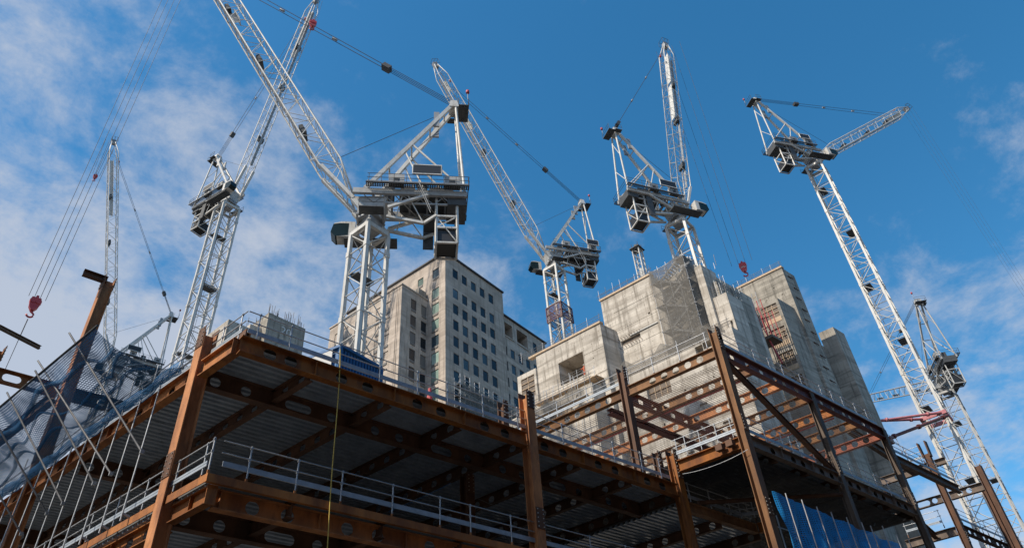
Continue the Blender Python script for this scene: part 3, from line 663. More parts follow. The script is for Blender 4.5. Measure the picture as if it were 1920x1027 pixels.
for k0, wd, ph in ((0.30, 0.05, 0.3), (0.52, 0.035, 1.7), (0.76, 0.06, 4.0)):
    grid_sheet(lambda u, v: fan_pt(u, k0+0.07*math.sin(u*17+ph)+0.03*math.sin(u*41+ph)+v*wd)-UPZ*(0.03+0.05*math.sin(v*math.pi)), 80, 3, 'net_pleat', 'netfold', fan, 20.0, 0.4)

# ================================================================ blue sheet on the lower right
BN = 16.55
sheet = thing('debris_sheet', U(AR, BN, 11), 'bright blue debris sheeting hung on poles below the taller frame', 'netting')
def sh(u, v):
    a = AR+0.28+u*12.2; zt = 14.62-0.035*(a-AR); zb = 11.6
    wv = 0.16*math.sin(a*2.6+v*2.5)+0.10*math.sin(a*6.1+v*5)+0.05*math.sin(a*13.7-v*8)
    z = zt+(zb-zt)*v-0.10*abs(math.sin(a*1.55))*(1-v)
    if u < 0.06: z -= (0.06-u)*10*(v)
    return U(a, BN+0.02+wv*(0.3+v), z)
grid_sheet(sh, 90, 12, 'sheet', 'netblue2', sheet, 12.2, 3.0)
for px in ((1472.6, 924), (1503, 936), (1531, 949), (1558, 959), (1587, 969), (1615, 978), (1632, 985), (1654, 985), (1680, 1001), (1703, 1010)):
    a, z = onB(px, BN-0.16); bar('pole', U(a, BN-0.16, 11.0), U(a, BN-0.16, z), 0.030, 'galv', sheet)
for k in range(9):
    a = AR+0.9+k*1.25; bar('inner_post', U(a, BN+0.5, 12.3), U(a, BN+0.5, 13.75), 0.03, 'galv', sheet)
bar('rail', U(AR+0.4, BN+0.5, 13.2), U(44, BN+0.5, 13.2), 0.025, 'galv', sheet)
# fine pale net under the open top storey
net2 = thing('safety_net', U(AR, BF, ZR0-0.75), 'fine pale safety net slung under the open top storey beams', 'netting')
grid_sheet(lambda u, v: U(AR+0.25+u*15.9, BF+0.3+v*17, ZR0-0.78-0.10*abs(math.sin(u*18.5))), 48, 6, 'net', 'netwhite', net2, 15.9, 17.0)

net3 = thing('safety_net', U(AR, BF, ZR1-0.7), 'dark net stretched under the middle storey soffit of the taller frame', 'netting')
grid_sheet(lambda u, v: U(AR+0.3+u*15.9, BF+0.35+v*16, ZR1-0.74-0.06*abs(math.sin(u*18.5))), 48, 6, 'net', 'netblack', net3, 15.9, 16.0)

# ================================================================ walls with real openings
def wall(mb, f, inward, u0, u1, z0, z1, holes, depth, back=True):
    us = sorted({u0, u1}|{min(max(h[k], u0), u1) for h in holes for k in (0, 1)}); zs = sorted({z0, z1}|{min(max(h[k], z0), z1) for h in holes for k in (2, 3)})
    idx = {}
    def V(u, z):
        if (u, z) not in idx: idx[(u, z)] = len(mb.v); mb.v.append(tuple(f(u, z)))
        return idx[(u, z)]
    for i in range(len(us)-1):
        for j in range(len(zs)-1):
            cu, cz = (us[i]+us[i+1])/2, (zs[j]+zs[j+1])/2
            if any(h[0] < cu < h[1] and h[2] < cz < h[3] for h in holes): continue
            mb.f.append((V(us[i], zs[j]), V(us[i+1], zs[j]), V(us[i+1], zs[j+1]), V(us[i], zs[j+1])))
    for h in holes:
        d = h[4] if len(h) > 4 else depth
        c = [f(h[0], h[2]), f(h[1], h[2]), f(h[1], h[3]), f(h[0], h[3])]; e = [p+inward*d for p in c]
        mb.add(c+e, [(0, 1, 5, 4), (1, 2, 6, 5), (2, 3, 7, 6), (3, 0, 4, 7)]+([(4, 5, 6, 7)] if back else []))
def block(parent, a0, a1, b0, b1, z1, m, holes=(), depth=1.2, z0=0.0, sideholes=(), name='wall'):
    mb = MB()
    wall(mb, lambda u, z: U(a0, u, z), Vector((1, 0, 0)), b0, b1, z0, z1, list(holes), depth)
    wall(mb, lambda u, z: U(u, b0, z), BK, a0, a1, z0, z1, list(sideholes), depth)
    p = [U(a0, b0, z0), U(a1, b0, z0), U(a1, b1, z0), U(a0, b1, z0), U(a0, b0, z1), U(a1, b0, z1), U(a1, b1, z1), U(a0, b1, z1)]
    mb.add(p, [(4, 5, 6, 7), (1, 2, 6, 5), (2, 3, 7, 6)])
    return mb.build(name, m, parent)
def shutter(parent, a, b0, b1, z0, z1, nb, nz, m='board'):
    """Timber-framed infill in an opening: boards between battens."""
    mb = MB(); f = lambda x, y, z: U(x, y, z)
    mb.box(f, a+0.10, a+0.16, b0, b1, z0, z1); o = mb.build('infill_board', m, parent)
    for i in range(nb+1):
        b = b0+(b1-b0)*i/nb; bar('batten', U(a+0.06, b, z0), U(a+0.06, b, z1), 0.035, 'timber', parent, 'box')
    for j in range(nz+1):
        z = z0+(z1-z0)*j/nz; bar('batten', U(a+0.03, b0, z), U(a+0.03, b1, z), 0.035, 'timber', parent, 'box')
    return o
def edge_strip(parent, a0, b0, b1, z, m='timber', h=0.28):
    mb = MB(); mb.box(lambda x, y, z_: U(x, y, z_), a0-0.14, a0+0.5, b0-0.1, b1+0.1, z+0.003, z+h); return mb.build('edge_board', m, parent)
def thin_rail(pts, z, label, gap=1.6, h=1.15, extra=0.5):
    t = thing('guard_rail', U(pts[0][0], pts[0][1], z), label, 'guard rail', 'scaffold rails on the concrete cores')
    for i in range(len(pts)-1):
        p, q = U(*pts[i], z), U(*pts[i+1], z); d = (q-p).normalized(); n = max(1, int((q-p).length/gap))
        for zz in (0.45, 0.8, h): bar('rail', p-d*0.3+UPZ*zz, q+d*0.3+UPZ*zz, 0.028, 'tubedark', t)
        for k in range(n+1):
            s = p.lerp(q, k/n); bar('post', s, s+UPZ*(h+random.uniform(0.1, extra)), 0.028, 'galv' if k % 3 else 'tubedark', t)
    return t
A1 = 68.65
core = thing('concrete_core', U(65, 49, 0), 'pale stepped concrete core with a large square opening left of the scaffold stair', 'concrete core')
block(core, 65.65, 72.0, 48.38, 58.5, 54.2, 'conc', [(51.42, 55.17, 48.25, 51.52, 5.8), (50.0, 50.12, 49.8, 49.95, 0.3)])
block(core, 65.40, 71.0, 58.52, 61.55, 52.3, 'conc', [(58.85, 61.0, 48.5, 51.6, 0.2)])
shutter(core, 65.42, 58.85, 61.0, 48.5, 51.6, 2, 4)
block(core, A1, 80.0, 42.28, 49.95, 59.75, 'conc', [(45.33, 48.1, 51.75, 52.45, 3.0), (43.45, 43.72, 54.35, 54.62, 0.3)])
block(core, A1, 80.0, 36.4, 42.26, 58.0, 'conc', [])
# lower block in front with shuttered openings
bw = [onA(p, 63.65) for p in ((1022, 772), (1072, 753), (1022, 806), (1072, 786))]
W = (bw[1][0], bw[0][0], bw[2][1], bw[0][1])
block(core, 63.65, 66.0, 49.25, 62.0, 45.5, 'conc', [(W[0], W[1], W[2], W[3], 0.5), (56.2, 57.6, 42.9, 43.6, 0.5), (51.2, 51.6, 44.3, 44.8, 0.15), (57.0, 57.3, 40.5, 40.8, 0.3)])
shutter(core, 63.95, W[0], W[1], W[2], W[3], 3, 2, 'board')
zM3 = onA((1250, 668), 66.4)[1]
pk = random.Random(3); pockets = []
for _ in range(70):
    b_, z_ = pk.uniform(34.2, 48.8), zM3-pk.uniform(4.8, 16); w_, h_ = pk.choice(((0.22, 0.22), (0.3, 0.2), (0.7, 0.2), (0.2, 0.4), (0.16, 0.16), (0.9, 0.3)))
    if any(abs(b_-q[0]) < 1.2 and abs(z_-q[2]) < 0.6 for q in pockets) or (40.8 < b_ < 45 and z_ > zM3-5) or (46.2 < b_ < 48.6 and zM3-11.2 < z_ < zM3-8): continue
    pockets.append((b_, b_+w_, z_, z_+h_, 0.25))
hM3 = []
for (x0, y0, x1, y1) in ((1306, 664, 1316, 645), (1320, 655, 1332, 636), (1263, 706, 1285, 688), (1306, 633, 1336, 616)):
    p0, p1 = onA((x0, y0), 66.4), onA((x1, y1), 66.4); hM3.append((min(p0[0], p1[0]), max(p0[0], p1[0]), min(p0[1], p1[1]), max(p0[1], p1[1]), 0.7))
block(core, 66.4, 68.6, 33.2, 49.2, zM3, 'conc', [h for h in hM3 if h[3] < zM3-0.1]+[(41.5, 44.5, zM3-4.4, zM3-2.2, 1.0), (47.0, 48.3, zM3-10.5, zM3-8.5, 0.6)]+pockets)
shutter(core, 66.75, 41.5, 44.5, zM3-4.4, zM3-2.2, 4, 2)
shutter(core, 66.8, 47.0, 48.3, zM3-10.5, zM3-8.5, 3, 2)
# inner partition with a doorway seen through the square opening, dark board added in the slot as its shade
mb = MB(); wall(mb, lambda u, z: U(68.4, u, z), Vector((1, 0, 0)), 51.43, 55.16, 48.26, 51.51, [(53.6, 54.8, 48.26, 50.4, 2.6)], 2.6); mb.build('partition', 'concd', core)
mb = MB(); mb.box(lambda x, y, z: U(x, y, z), A1+0.25, A1+0.35, 45.34, 48.09, 51.76, 52.44); mb.build('slot_shade_board', 'board', core)
# pour joints stand a little proud of the walls
for z in (57.0, 54.2, 51.2): bar('pour_joint', U(A1-0.012, 42.3, z), U(A1-0.012, 48.3, z), 0.02, 'conc', core, 'box')
for z in (50.9, 47.6): bar('pour_joint', U(65.64, 48.4, z), U(65.64, 51.3, z), 0.02, 'conc', core, 'box')
def tie_holes(parent, a, b0, b1, z0, z1, skip=()):
    mb = MB(); b = b0+0.4
    while b < b1-0.2:
        z = z0+0.5
        while z < z1-0.3:
            if not any(s[0]-0.2 < b < s[1]+0.2 and s[2]-0.2 < z < s[3]+0.2 for s in skip):
                p = U(a-0.004, b+random.uniform(-.03, .03), z); n0 = len(mb.v)
                mb.v += [tuple(p+BK*(0.055*math.cos(k*math.pi/3))+UPZ*(0.055*math.sin(k*math.pi/3))) for k in range(6)]; mb.f.append(tuple(range(n0, n0+6)))
            z += 1.35
        b += 1.22
    mb.build('tie_holes', 'board', parent, kind='stuff')
tie_holes(core, 65.65, 48.4, 58.4, 46, 54, [(51.42, 55.17, 48.25, 51.52)])
tie_holes(core, A1, 42.3, 48.3, 46, 59.5, [(45.3, 48.1, 51.7, 52.5)])
tie_holes(core, 63.65, 49.4, 62, 36, 45.3, [W])
# starter bars around the slot
sb = MB()
for k in range(9):
    b = 45.2+k*0.38
    for z in (52.75, 51.45):
        sb.bar(U(A1+0.05, b, z), U(A1-0.3, b-0.02, z+0.05), 0.035, 5)
sb.build('starter_bars', 'rustb', core, kind='stuff')
bar('ledge_plate', U(A1-0.08, 42.7, 52.66), U(A1-0.08, 46.6, 52.66), 0.05, 'letter', core, 'box', 0.05)
edge_strip(core, 65.65, 48.38, 59.5, 54.2); edge_strip(core, A1, 42.28, 49.95, 59.75)
thin_rail([(65.8, 48.5), (65.8, 61.0)], 54.4, 'scaffold tube rail on top of the lower left concrete core, below the fourth crane', 1.7)
thin_rail([(A1+0.2, 42.4), (A1+0.2, 50.2)], 60.0, 'scaffold tube rail on top of the main concrete core face', 1.1, 1.0, 0.9)
thin_rail([(63.8, 49.6), (63.8, 62.0)], 45.6, 'scaffold tube rail on the low concrete block under the square opening', 1.8)
thin_rail([(66.5, 33.5), (66.5, 49.2)], zM3+0.05, 'scaffold tube rail along the ledge at the foot of the main core face', 1.5, 1.1, 0.6)
thin_rail([(65.75, 51.6), (65.75, 55.0)], 48.27, 'tube rail across the large square opening in the concrete core', 1.1, 1.1, 0.3)
ln = thing('ledge_net', U(66.3, 34, zM3), 'torn grey net draped along the ledge rail of the main core', 'netting')
grid_sheet(lambda u, v: U(66.25, 34+u*15, zM3-0.2+v*(0.9+1.1*abs(math.sin(u*9.4))**7)), 90, 4, 'net', 'netgrey', ln, 15, 1.6)
def rebar_top(parent, a0, a1, b0, b1, z, n, hmin=0.5, hmax=1.5):
    mb = MB()
    for _ in range(n):
        a, b = random.uniform(a0, a1), random.uniform(b0, b1); mb.bar(U(a, b, z-0.05), U(a+random.uniform(-.08, .08), b+random.uniform(-.08, .08), z+random.uniform(hmin, hmax)), 0.022, 4)
    mb.build('rebar', 'rope', parent, kind='stuff')
rebar_top(core, 66, 71, 48.6, 58.3, 54.2, 45); rebar_top(core, A1+0.2, 76, 36.6, 42, 58.0, 50, 0.6, 2.2); rebar_top(core, A1+0.2, 74, 42.5, 49.7, 59.75, 35)
# bracket walkway under the square opening
bwk = thing('bracket_walkway', U(65.3, 49, 46), 'narrow timber bracket walkway on tubes under the square core opening', 'scaffold')
mb = MB(); mb.box(lambda x, y, z: U(x, y, z), 64.3, 65.6, 49.0, 58.3, 46.55, 46.65); mb.build('boards', 'timber', bwk)
for k in range(7):
    b = 49.2+k*1.5; bar('bracket', U(65.6, b, 45.6), U(64.3, b, 46.5), 0.04, 'tubedark', bwk); bar('post', U(64.32, b, 46.5), U(64.32, b, 47.9), 0.03, 'galv', bwk)
for zz in (47.1, 47.65): bar('rail', U(64.32, 49.0, zz), U(64.32, 58.4, zz), 0.028, 'galv', bwk)
lf = thing('scaffold', U(62.6, 49, 36), 'tube scaffold with torn netting on the lowest pale core block left of centre', 'scaffold')
for k in range(8):
    b = 49.2+k*1.8
    for a in (62.4, 63.4): bar('standard', U(a, b, 30), U(a, b, 45.6+random.uniform(0.2, 1.4)), 0.03, 'galv' if k % 2 else 'tubedark', lf)
    bar('transom', U(62.2, b, 43.4), U(63.6, b, 43.4), 0.028, 'galv', lf)
for z in (37.4, 39.4, 41.4, 43.4, 44.4, 45.2): bar('ledger', U(62.4, 49, z), U(62.4, 62, z), 0.028, 'galv', lf)
for k in range(3): bar('brace', U(62.36, 49.5+k*4, 37.4), U(62.36, 53.5+k*4, 43.4), 0.028, 'tubedark', lf)
mb = MB(); mb.box(lambda x, y, z: U(x, y, z), 62.45, 63.4, 49.2, 61.8, 43.45, 43.52); mb.build('boards', 'timber', lf)
grid_sheet(lambda u, v: U(62.33, 49.3+u*12.5, 43.5+v*(0.9+0.7*abs(math.sin(u*11))**5)), 70, 4, 'net', 'netgrey', lf, 12.5, 1.4)
# ---- fin wall and pillar
core2 = thing('concrete_core', U(68.6, 34.5, 0), 'narrow concrete pillar and fin wall right of the scaffold stair', 'concrete core')
block(core2, 68.2, 71.0, 35.45, 36.38, 57.2, 'conc')
block(core2, 69.6, 76.0, 34.9, 35.43, 55.0, 'concd')
block(core2, 68.6, 71.4, 33.72, 35.40, 52.2, 'conc', [(34.0, 34.25, 46.6, 48.4, 0.3)])
thin_rail([(68.8, 33.8), (68.8, 35.3)], 52.3, 'scaffold tubes on top of the narrow concrete pillar', 0.5, 1.1, 1.4)
thin_rail([(69.0, 34.6), (73.5, 34.6)], 53.6, 'scaffold tubes stepping down behind the concrete pillar', 0.9, 1.1, 1.6)
# ---- tall core behind, with shuttered bay
core3 = thing('concrete_core', U(90, 36, 0), 'tall grey concrete core with a column of three shuttered bays', 'concrete core')
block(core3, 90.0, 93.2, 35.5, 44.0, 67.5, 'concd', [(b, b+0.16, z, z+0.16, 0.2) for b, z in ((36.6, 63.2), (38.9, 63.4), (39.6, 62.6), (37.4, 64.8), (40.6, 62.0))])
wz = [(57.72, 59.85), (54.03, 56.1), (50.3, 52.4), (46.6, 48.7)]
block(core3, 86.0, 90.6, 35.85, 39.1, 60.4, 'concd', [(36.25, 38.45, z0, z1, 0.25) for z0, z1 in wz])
for z0, z1 in wz:
    shutter(core3, 86.05, 36.25, 38.45, z0, z1, 3, 3)
    mb = MB(); mb.box(lambda x, y, z: U(x, y, z), 85.96, 85.99, 36.2, 38.5, z0-0.75, z0-0.06); mb.build('timber_panel', 'timber', core3)
edge_strip(core3, 90.0, 35.5, 44.0, 67.5)
rebar_top(core3, 90.3, 93, 35.8, 43, 67.5, 40)
thin_rail([(90.2, 35.7), (90.2, 43.5)], 67.7, 'scaffold rail on top of the tall grey core', 1.2, 1.1, 0.5)
fb = MB()
for k in range(10):
    z = 66.4-k*1.9; fb.bar(U(91.0+(k % 2)*0.4, 35.46, z), U(91.9+(k % 2)*0.4, 35.3, z-0.25), 0.07, 5)
fb.build('formwork_anchors', 'rustb', core3, kind='stuff')
core4 = thing('concrete_core', U(100, 36, 0), 'weathered rear concrete wall at the right end of the cores', 'concrete core')
block(core4, 100.0, 103.0, 35.7, 37.9, 61.3, 'concd'); block(core4, 99.2, 102.0, 37.92, 42.0, 59.0, 'concd')
# ---- little core with painted level numbers
def axis(az): return Vector((math.sin(R(az)), math.cos(R(az)), 0))
k1, k2 = axis(83), axis(-9); kc = Vector((31.0, 88.7, 0))
core5 = thing('concrete_core', kc, 'small concrete core with painted 20 and 19 and bristling rebar', 'concrete core')
def fk(u, v, z): return kc+k1*u+k2*v+UPZ*z
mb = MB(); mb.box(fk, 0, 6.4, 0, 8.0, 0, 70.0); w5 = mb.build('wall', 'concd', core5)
mb = MB(); mb.box(fk, -1.9, -0.05, 1.2, 8, 0, 67.6); mb.build('wall', 'conc', core5)
mb = MB(); mb.box(fk, -5.6, -1.95, 0.4, 8, 0, 66.2); mb.build('wall', 'conc', core5)
text_mesh('20', 1.75, 'painted_number', 'letter', core5, fk(3.2, -0.04, 67.9), k1, UPZ)
text_mesh('19', 1.75, 'painted_number', 'letter', core5, fk(2.9, -0.04, 64.3), k1, UPZ)
rb = MB()
for k in range(60):
    u = random.uniform(-1.9, 6.3); v = random.choice((0.2, 0.5, random.uniform(0.2, 7.5))) if u > 0 else random.uniform(0.4, 7.5)
    h = random.uniform(0.8, 2.3); zb = 69.9 if u > 0 else 67.5; rb.bar(fk(u, v, zb), fk(u+random.uniform(-.1, .1), v, zb+h), 0.035, 4)
rb.build('rebar', 'rope', core5, kind='stuff')

# ================================================================ scaffold stair on the core
sc = thing('scaffold_stair', U(66.2, 36.5, zM3), 'netted grey scaffold stair tower fixed to the main concrete core', 'scaffold')
sa0, sa1, s0, s1, zlo, zhi = 66.9, 68.45, 36.6, 41.3, zM3, 58.6
for a in (sa0, sa1):
    for k in range(5):
        b = s0+(s1-s0)*k/4; bar('standard', U(a, b, zlo), U(a, b, zhi+random.uniform(0.2, 1.3)), 0.036, 'galv', sc)
nl = 7
for j in range(nl+1):
    z = zlo+(zhi-zlo)*j/nl
    for a in (sa0, sa1): bar('ledger', U(a, s0-0.2, z), U(a, s1+0.2, z), 0.032, 'galv', sc)
    for b in (s0, s1): bar('transom', U(sa0-0.2, b, z), U(sa1+0.2, b, z), 0.032, 'galv', sc)
    mb = MB(); mb.box(lambda x, y, z_: U(x, y, z_), sa0+0.05, sa1-0.05, s0 if j % 2 else s1-1.1, s0+1.1 if j % 2 else s1, z+0.04, z+0.09); mb.build('landing', 'grey', sc)
    if j < nl:
        z2 = zlo+(zhi-zlo)*(j+1)/nl
        e0, e1_ = (s0+1.0, s1-1.0) if j % 2 else (s1-1.0, s0+1.0)
        for a in (sa0+0.3, sa1-0.3): bar('stringer', U(a, e0, z+0.1), U(a, e1_, z2+0.05), 0.04, 'grey', sc, 'box', 0.12)
        bar('brace', U(sa0, s0, z), U(sa0, s1, z2), 0.03, 'galv', sc)
        bar('brace', U(sa0, s0-0.01, z), U(sa1, s0-0.01, z2), 0.03, 'galv', sc)
        tr = MB()
        for q in range(8):
            c = U(sa0+0.3, e0, z+0.1).lerp(U(sa0+0.3, e1_, z2+0.05), (q+0.5)/8); c2 = U(sa1-0.3, e0, z+0.1).lerp(U(sa1-0.3, e1_, z2+0.05), (q+0.5)/8); tr.bar(c, c2, 0.10, 4, 0.02, box=True)
        tr.build('treads', 'grey', sc, kind='stuff')
grid_sheet(lambda u, v: U(sa0-0.12, s0+u*(s1-s0)*(0.97+0.03*v), zlo+v*(zhi-zlo)+0.2*math.sin(u*7)), 30, 30, 'net', 'netgrey', sc, 5.0, 12.0)
grid_sheet(lambda u, v: U(sa0-0.1+u*(sa1-sa0), s0-0.14, zlo+v*(zhi-zlo)), 8, 30, 'net', 'netgrey', sc, 1.6, 12.0)
# cabin of boards at the head of the stair
mb = MB(); mb.box(lambda x, y, z: U(x, y, z), 68.6, 69.8, 36.9, 38.2, 58.02, 59.6); mb.build('head_screen', 'grey', sc)
for k in range(14):
    b = random.uniform(35.2, 41.5); a = random.uniform(68.8, 72); z = 57.8+random.uniform(0, 0.8)
    bar('loose_tube', U(a, b, z), U(a+random.uniform(-.6, .6), b+random.uniform(-.6, .6), z+random.uniform(1.0, 2.6)), 0.034, 'galv', sc)

# ---- red hanging platform
rp = thing('hanging_platform', U(80, 36, 50), 'red steel hanging platform between the pillar and the tall core', 'scaffold')
pa, pb0, pb1 = 82.0, 36.3, 38.9
pz = onA((1415, 640), pa)[1]
mb = MB(); mb.box(lambda x, y, z: U(x, y, z), pa, pa+2.2, pb0, pb1, pz-0.4, pz); mb.build('platform', 'board', rp)
for k in range(6):
    b = pb0+(pb1-pb0)*k/5
    bar('hanger', U(pa, b, pz), U(pa, b, pz+5.5), 0.06, 'redscaf', rp)
    bar('hanger', U(pa+2.1, b, pz), U(pa+2.1, b, pz+4.5), 0.06, 'redscaf', rp)
for z in (1.1, 2.6, 4.2): bar('cross_rail', U(pa, pb0, pz+z), U(pa, pb1, pz+z), 0.05, 'redscaf', rp)
for k in range(4): bar('diagonal', U(pa-0.05, pb0+k*0.6, pz), U(pa-0.05, pb0+0.7+k*0.6, pz+4.5), 0.045, 'redscaf', rp)
bar('leg', U(pa+0.5, pb0+0.8, pz-0.3), U(pa+0.7, pb0+0.3, pz-4.0), 0.12, 'redscaf', rp)
# formwork table with tubes on the tall core's left shoulder
fw = thing('formwork_frame', U(84, 40, 58), 'dark tube formwork frame beside the red hook', 'formwork')
fz = onA((1385, 568), 84)[1]
for k in range(7):
    b = 39.0+k*0.62
    bar('prop', U(84, b, fz-1.6), U(84, b+0.2, fz+2.2), 0.05, 'grey', fw); bar('prop', U(87, b, fz-1.6), U(87, b-0.2, fz+2.6), 0.05, 'grey', fw)
for z in (-1.4, 0.2, 1.8):
    bar('ledger', U(84, 38.8, fz+z), U(84, 43, fz+z), 0.05, 'grey', fw); bar('ledger', U(87, 38.8, fz+z), U(87, 43, fz+z), 0.05, 'timber', fw)
mb = MB(); mb.box(lambda x, y, z: U(x, y, z), 84.2, 87, 39, 42.8, fz-1.9, fz-1.7); mb.build('deck', 'board', fw)

# ================================================================ stone office tower behind
K0 = Vector((66.2, 92.8, 0)); E1, E2 = axis(78.7), axis(-11.3)
def fS(u, v, z): return K0+E1*u+E2*v+UPZ*z
tower = thing('office_tower', K0, 'grey stone office tower with rows of square windows behind the steel frame', 'building')
def window(f, inward, u0, u1, z0, z1, gm, sill=False):
    mb = MB(); t = 0.06; d0, d1 = 0.08, 0.16
    def g(u, d, z): return f(u, z)+inward*d
    mb.box(lambda u, d, z: g(u, d, z), u0, u1, d0, d1, z0, z0+t); mb.box(lambda u, d, z: g(u, d, z), u0, u1, d0, d1, z1-t, z1)
    mb.box(lambda u, d, z: g(u, d, z), u0, u0+t, d0, d1, z0+t, z1-t); mb.box(lambda u, d, z: g(u, d, z), u1-t, u1, d0, d1, z0+t, z1-t)
    wn = mb.build('window', 'frame', tower)
    mb = MB(); mb.box(lambda u, d, z: g(u, d, z), u0+t, u1-t, d1-0.03, d1-0.005, z0+t, z1-t); mb.build('pane', gm, wn)
    if sill:
        mb = MB(); mb.box(lambda u, d, z: g(u, d, z), u0+0.15, u1-0.15, -0.12, 0.02, z0-0.62, z0-0.12); mb.build('vent_box', 'frame', wn)
def facade(f, inward, u0, u1, ztop, holes, gms, sill=False, extra=()):
    mb = MB(); wall(mb, f, inward, u0, u1, 0, ztop, [h+(0.3,) for h in holes]+list(extra), 0.3)
    o = mb.build('wall', 'stone', tower)
    for i, h in enumerate(holes): window(f, inward, *h, gms[i % len(gms)], sill)
    return o
rows = [95.0-3.88*k for k in range(8)]
hR = [(u-0.08, u+1.5, 98.0, 100.3) for u in (2.3, 5.05, 7.9, 10.7, 13.55)]+[(u-0.08, u+1.5, z-2.25, z+0.1) for z in rows for u in (2.3, 5.05, 7.9, 10.7, 13.55)]
facade(lambda u, z: fS(u, 0, z), E2, 0, 18.1, 103.0, hR, ['glass', 'glass', 'glassb', 'glass', 'glass', 'glassb', 'glass'])
hL = [(1.75, 3.6, 98.1, 100.3)]+[(1.72, 3.68, z-2.2, z+0.2) for z in rows]
facade(lambda u, z: fS(0, u, z), E1, 0, 30, 103.0, hL+[(6.2, 7.8, 98.3, 100.2)], ['glassb', 'glassg', 'glassg', 'glassg'], True)
mb = MB(); mb.box(fS, 0.31, 17.8, 0.31, 29.7, 90, 102.9); mb.build('inner_mass', 'stone', tower)
mb = MB(); mb.box(fS, -0.35, 18.5, -0.35, 30.3, 103.003, 103.35); mb.build('roof_edge', 'roofedge', tower)
mb = MB(); mb.box(fS, 18.12, 18.4, 0, 30, 0, 103); mb.build('side_wall', 'stone', tower)
# projecting wing on the left
hs_ = [(u-0.05, u+1.45, z-2.35, z) for z in [91.2-3.88*k for k in range(7)] for u in (-4.56, -1.72)]
facade(lambda u, z: fS(u, 4.8, z), E2, -7.12, -0.02, 93.1, hs_, ['glass', 'frame', 'glass'], True)
hw = [(v-0.05, v+1.4, z-2.35, z) for z in [90.8-3.88*k for k in range(7)] for v in (7.8, 10.45, 13.9, 16.5, 20.2, 22.8)]
facade(lambda u, z: fS(-7.12, u, z), E1, 4.8, 26.0, 93.1, hw, ['glassb', 'glass', 'glassb'], True)
mb = MB(); mb.box(fS, -7.3, 0, 4.65, 26.2, 93.103, 93.4); mb.build('roof_edge', 'stone', tower)
mb = MB(); mb.box(fS, -7.0, -0.1, 5.12, 26, 0, 93.0); mb.build('inner_mass', 'stone', tower)
for v in (5.6, 6.05): bar('band', fS(-7.15, v, 20), fS(-7.15, v, 93), 0.05, 'stone', tower, 'box')
mb = MB(); mb.box(fS, -2.4, -0.3, 5.0, 8, 93.42, 95.2); mb.build('roof_hut', 'concd', tower)
# lower wing on the right with open loggias
hr = [(u-0.05, u+1.4, z-2.2, z) for z in [90.0-3.88*k for k in range(7)] for u in (18.6, 21.2, 23.9, 26.5, 29.2, 31.8)]
facade(lambda u, z: fS(u, 0.9, z), E2, 18.42, 34.4, 97.85, hr+[(29.6, 31.0, 93.5, 96.0)], ['glass', 'glassb', 'glass'], False,
       [(18.7, 22.3, 93.0, 96.4, 8.0), (23.8, 27.6, 93.1, 96.6, 8.0)])
mb = MB(); mb.box(fS, 18.42, 34.7, 0.5, 20, 97.853, 98.15); mb.build('roof_edge', 'roofedge', tower)
mb = MB(); mb.box(fS, 34.1, 34.4, 1.25, 20, 0, 97.8); mb.build('side_wall', 'stone', tower)
for u in (18.5, 23.6): bar('balcony_band', fS(u+0.1, 0.82, 92.6), fS(u+4.2, 0.82, 92.6), 0.08, 'stone', tower, 'box')
# scaffold along the tower's foot
ss = thing('scaffold', fS(0, -3, 60), 'long tube scaffold with netting in front of the stone tower', 'scaffold')
zs_ = [72.0, 69.8, 67.6, 65.4]
for k in range(21):
    u = 0.6+k*1.3
    bar('standard', fS(u, -3, 55), fS(u, -3, 72.6+random.uniform(0, .8)), 0.05, 'galv', ss); bar('standard', fS(u, -1.6, 55), fS(u, -1.6, 72.6), 0.05, 'grey', ss)
for z in zs_:
    for v in (-3, -1.6): bar('ledger', fS(0.2, v, z), fS(27, v, z), 0.05, 'galv', ss)
    bar('ledger', fS(0.2, -3, z-1.1), fS(27, -3, z-1.1), 0.05, 'galv', ss)
    mb = MB(); mb.box(fS, 0.4, 26.8, -2.9, -1.7, z-1.3, z-1.2); mb.build('boards', 'dark', ss)
for k in range(5): bar('brace', fS(0.6+k*5.2, -3.05, 72), fS(0.6+(k+1)*5.2, -3.05, 65.6), 0.05, 'galv', ss)
grid_sheet(lambda u, v: fS(1+u*25.8, -3.1, 62+v*9.4), 40, 8, 'net', 'netgrey', ss, 25.8, 9.4)

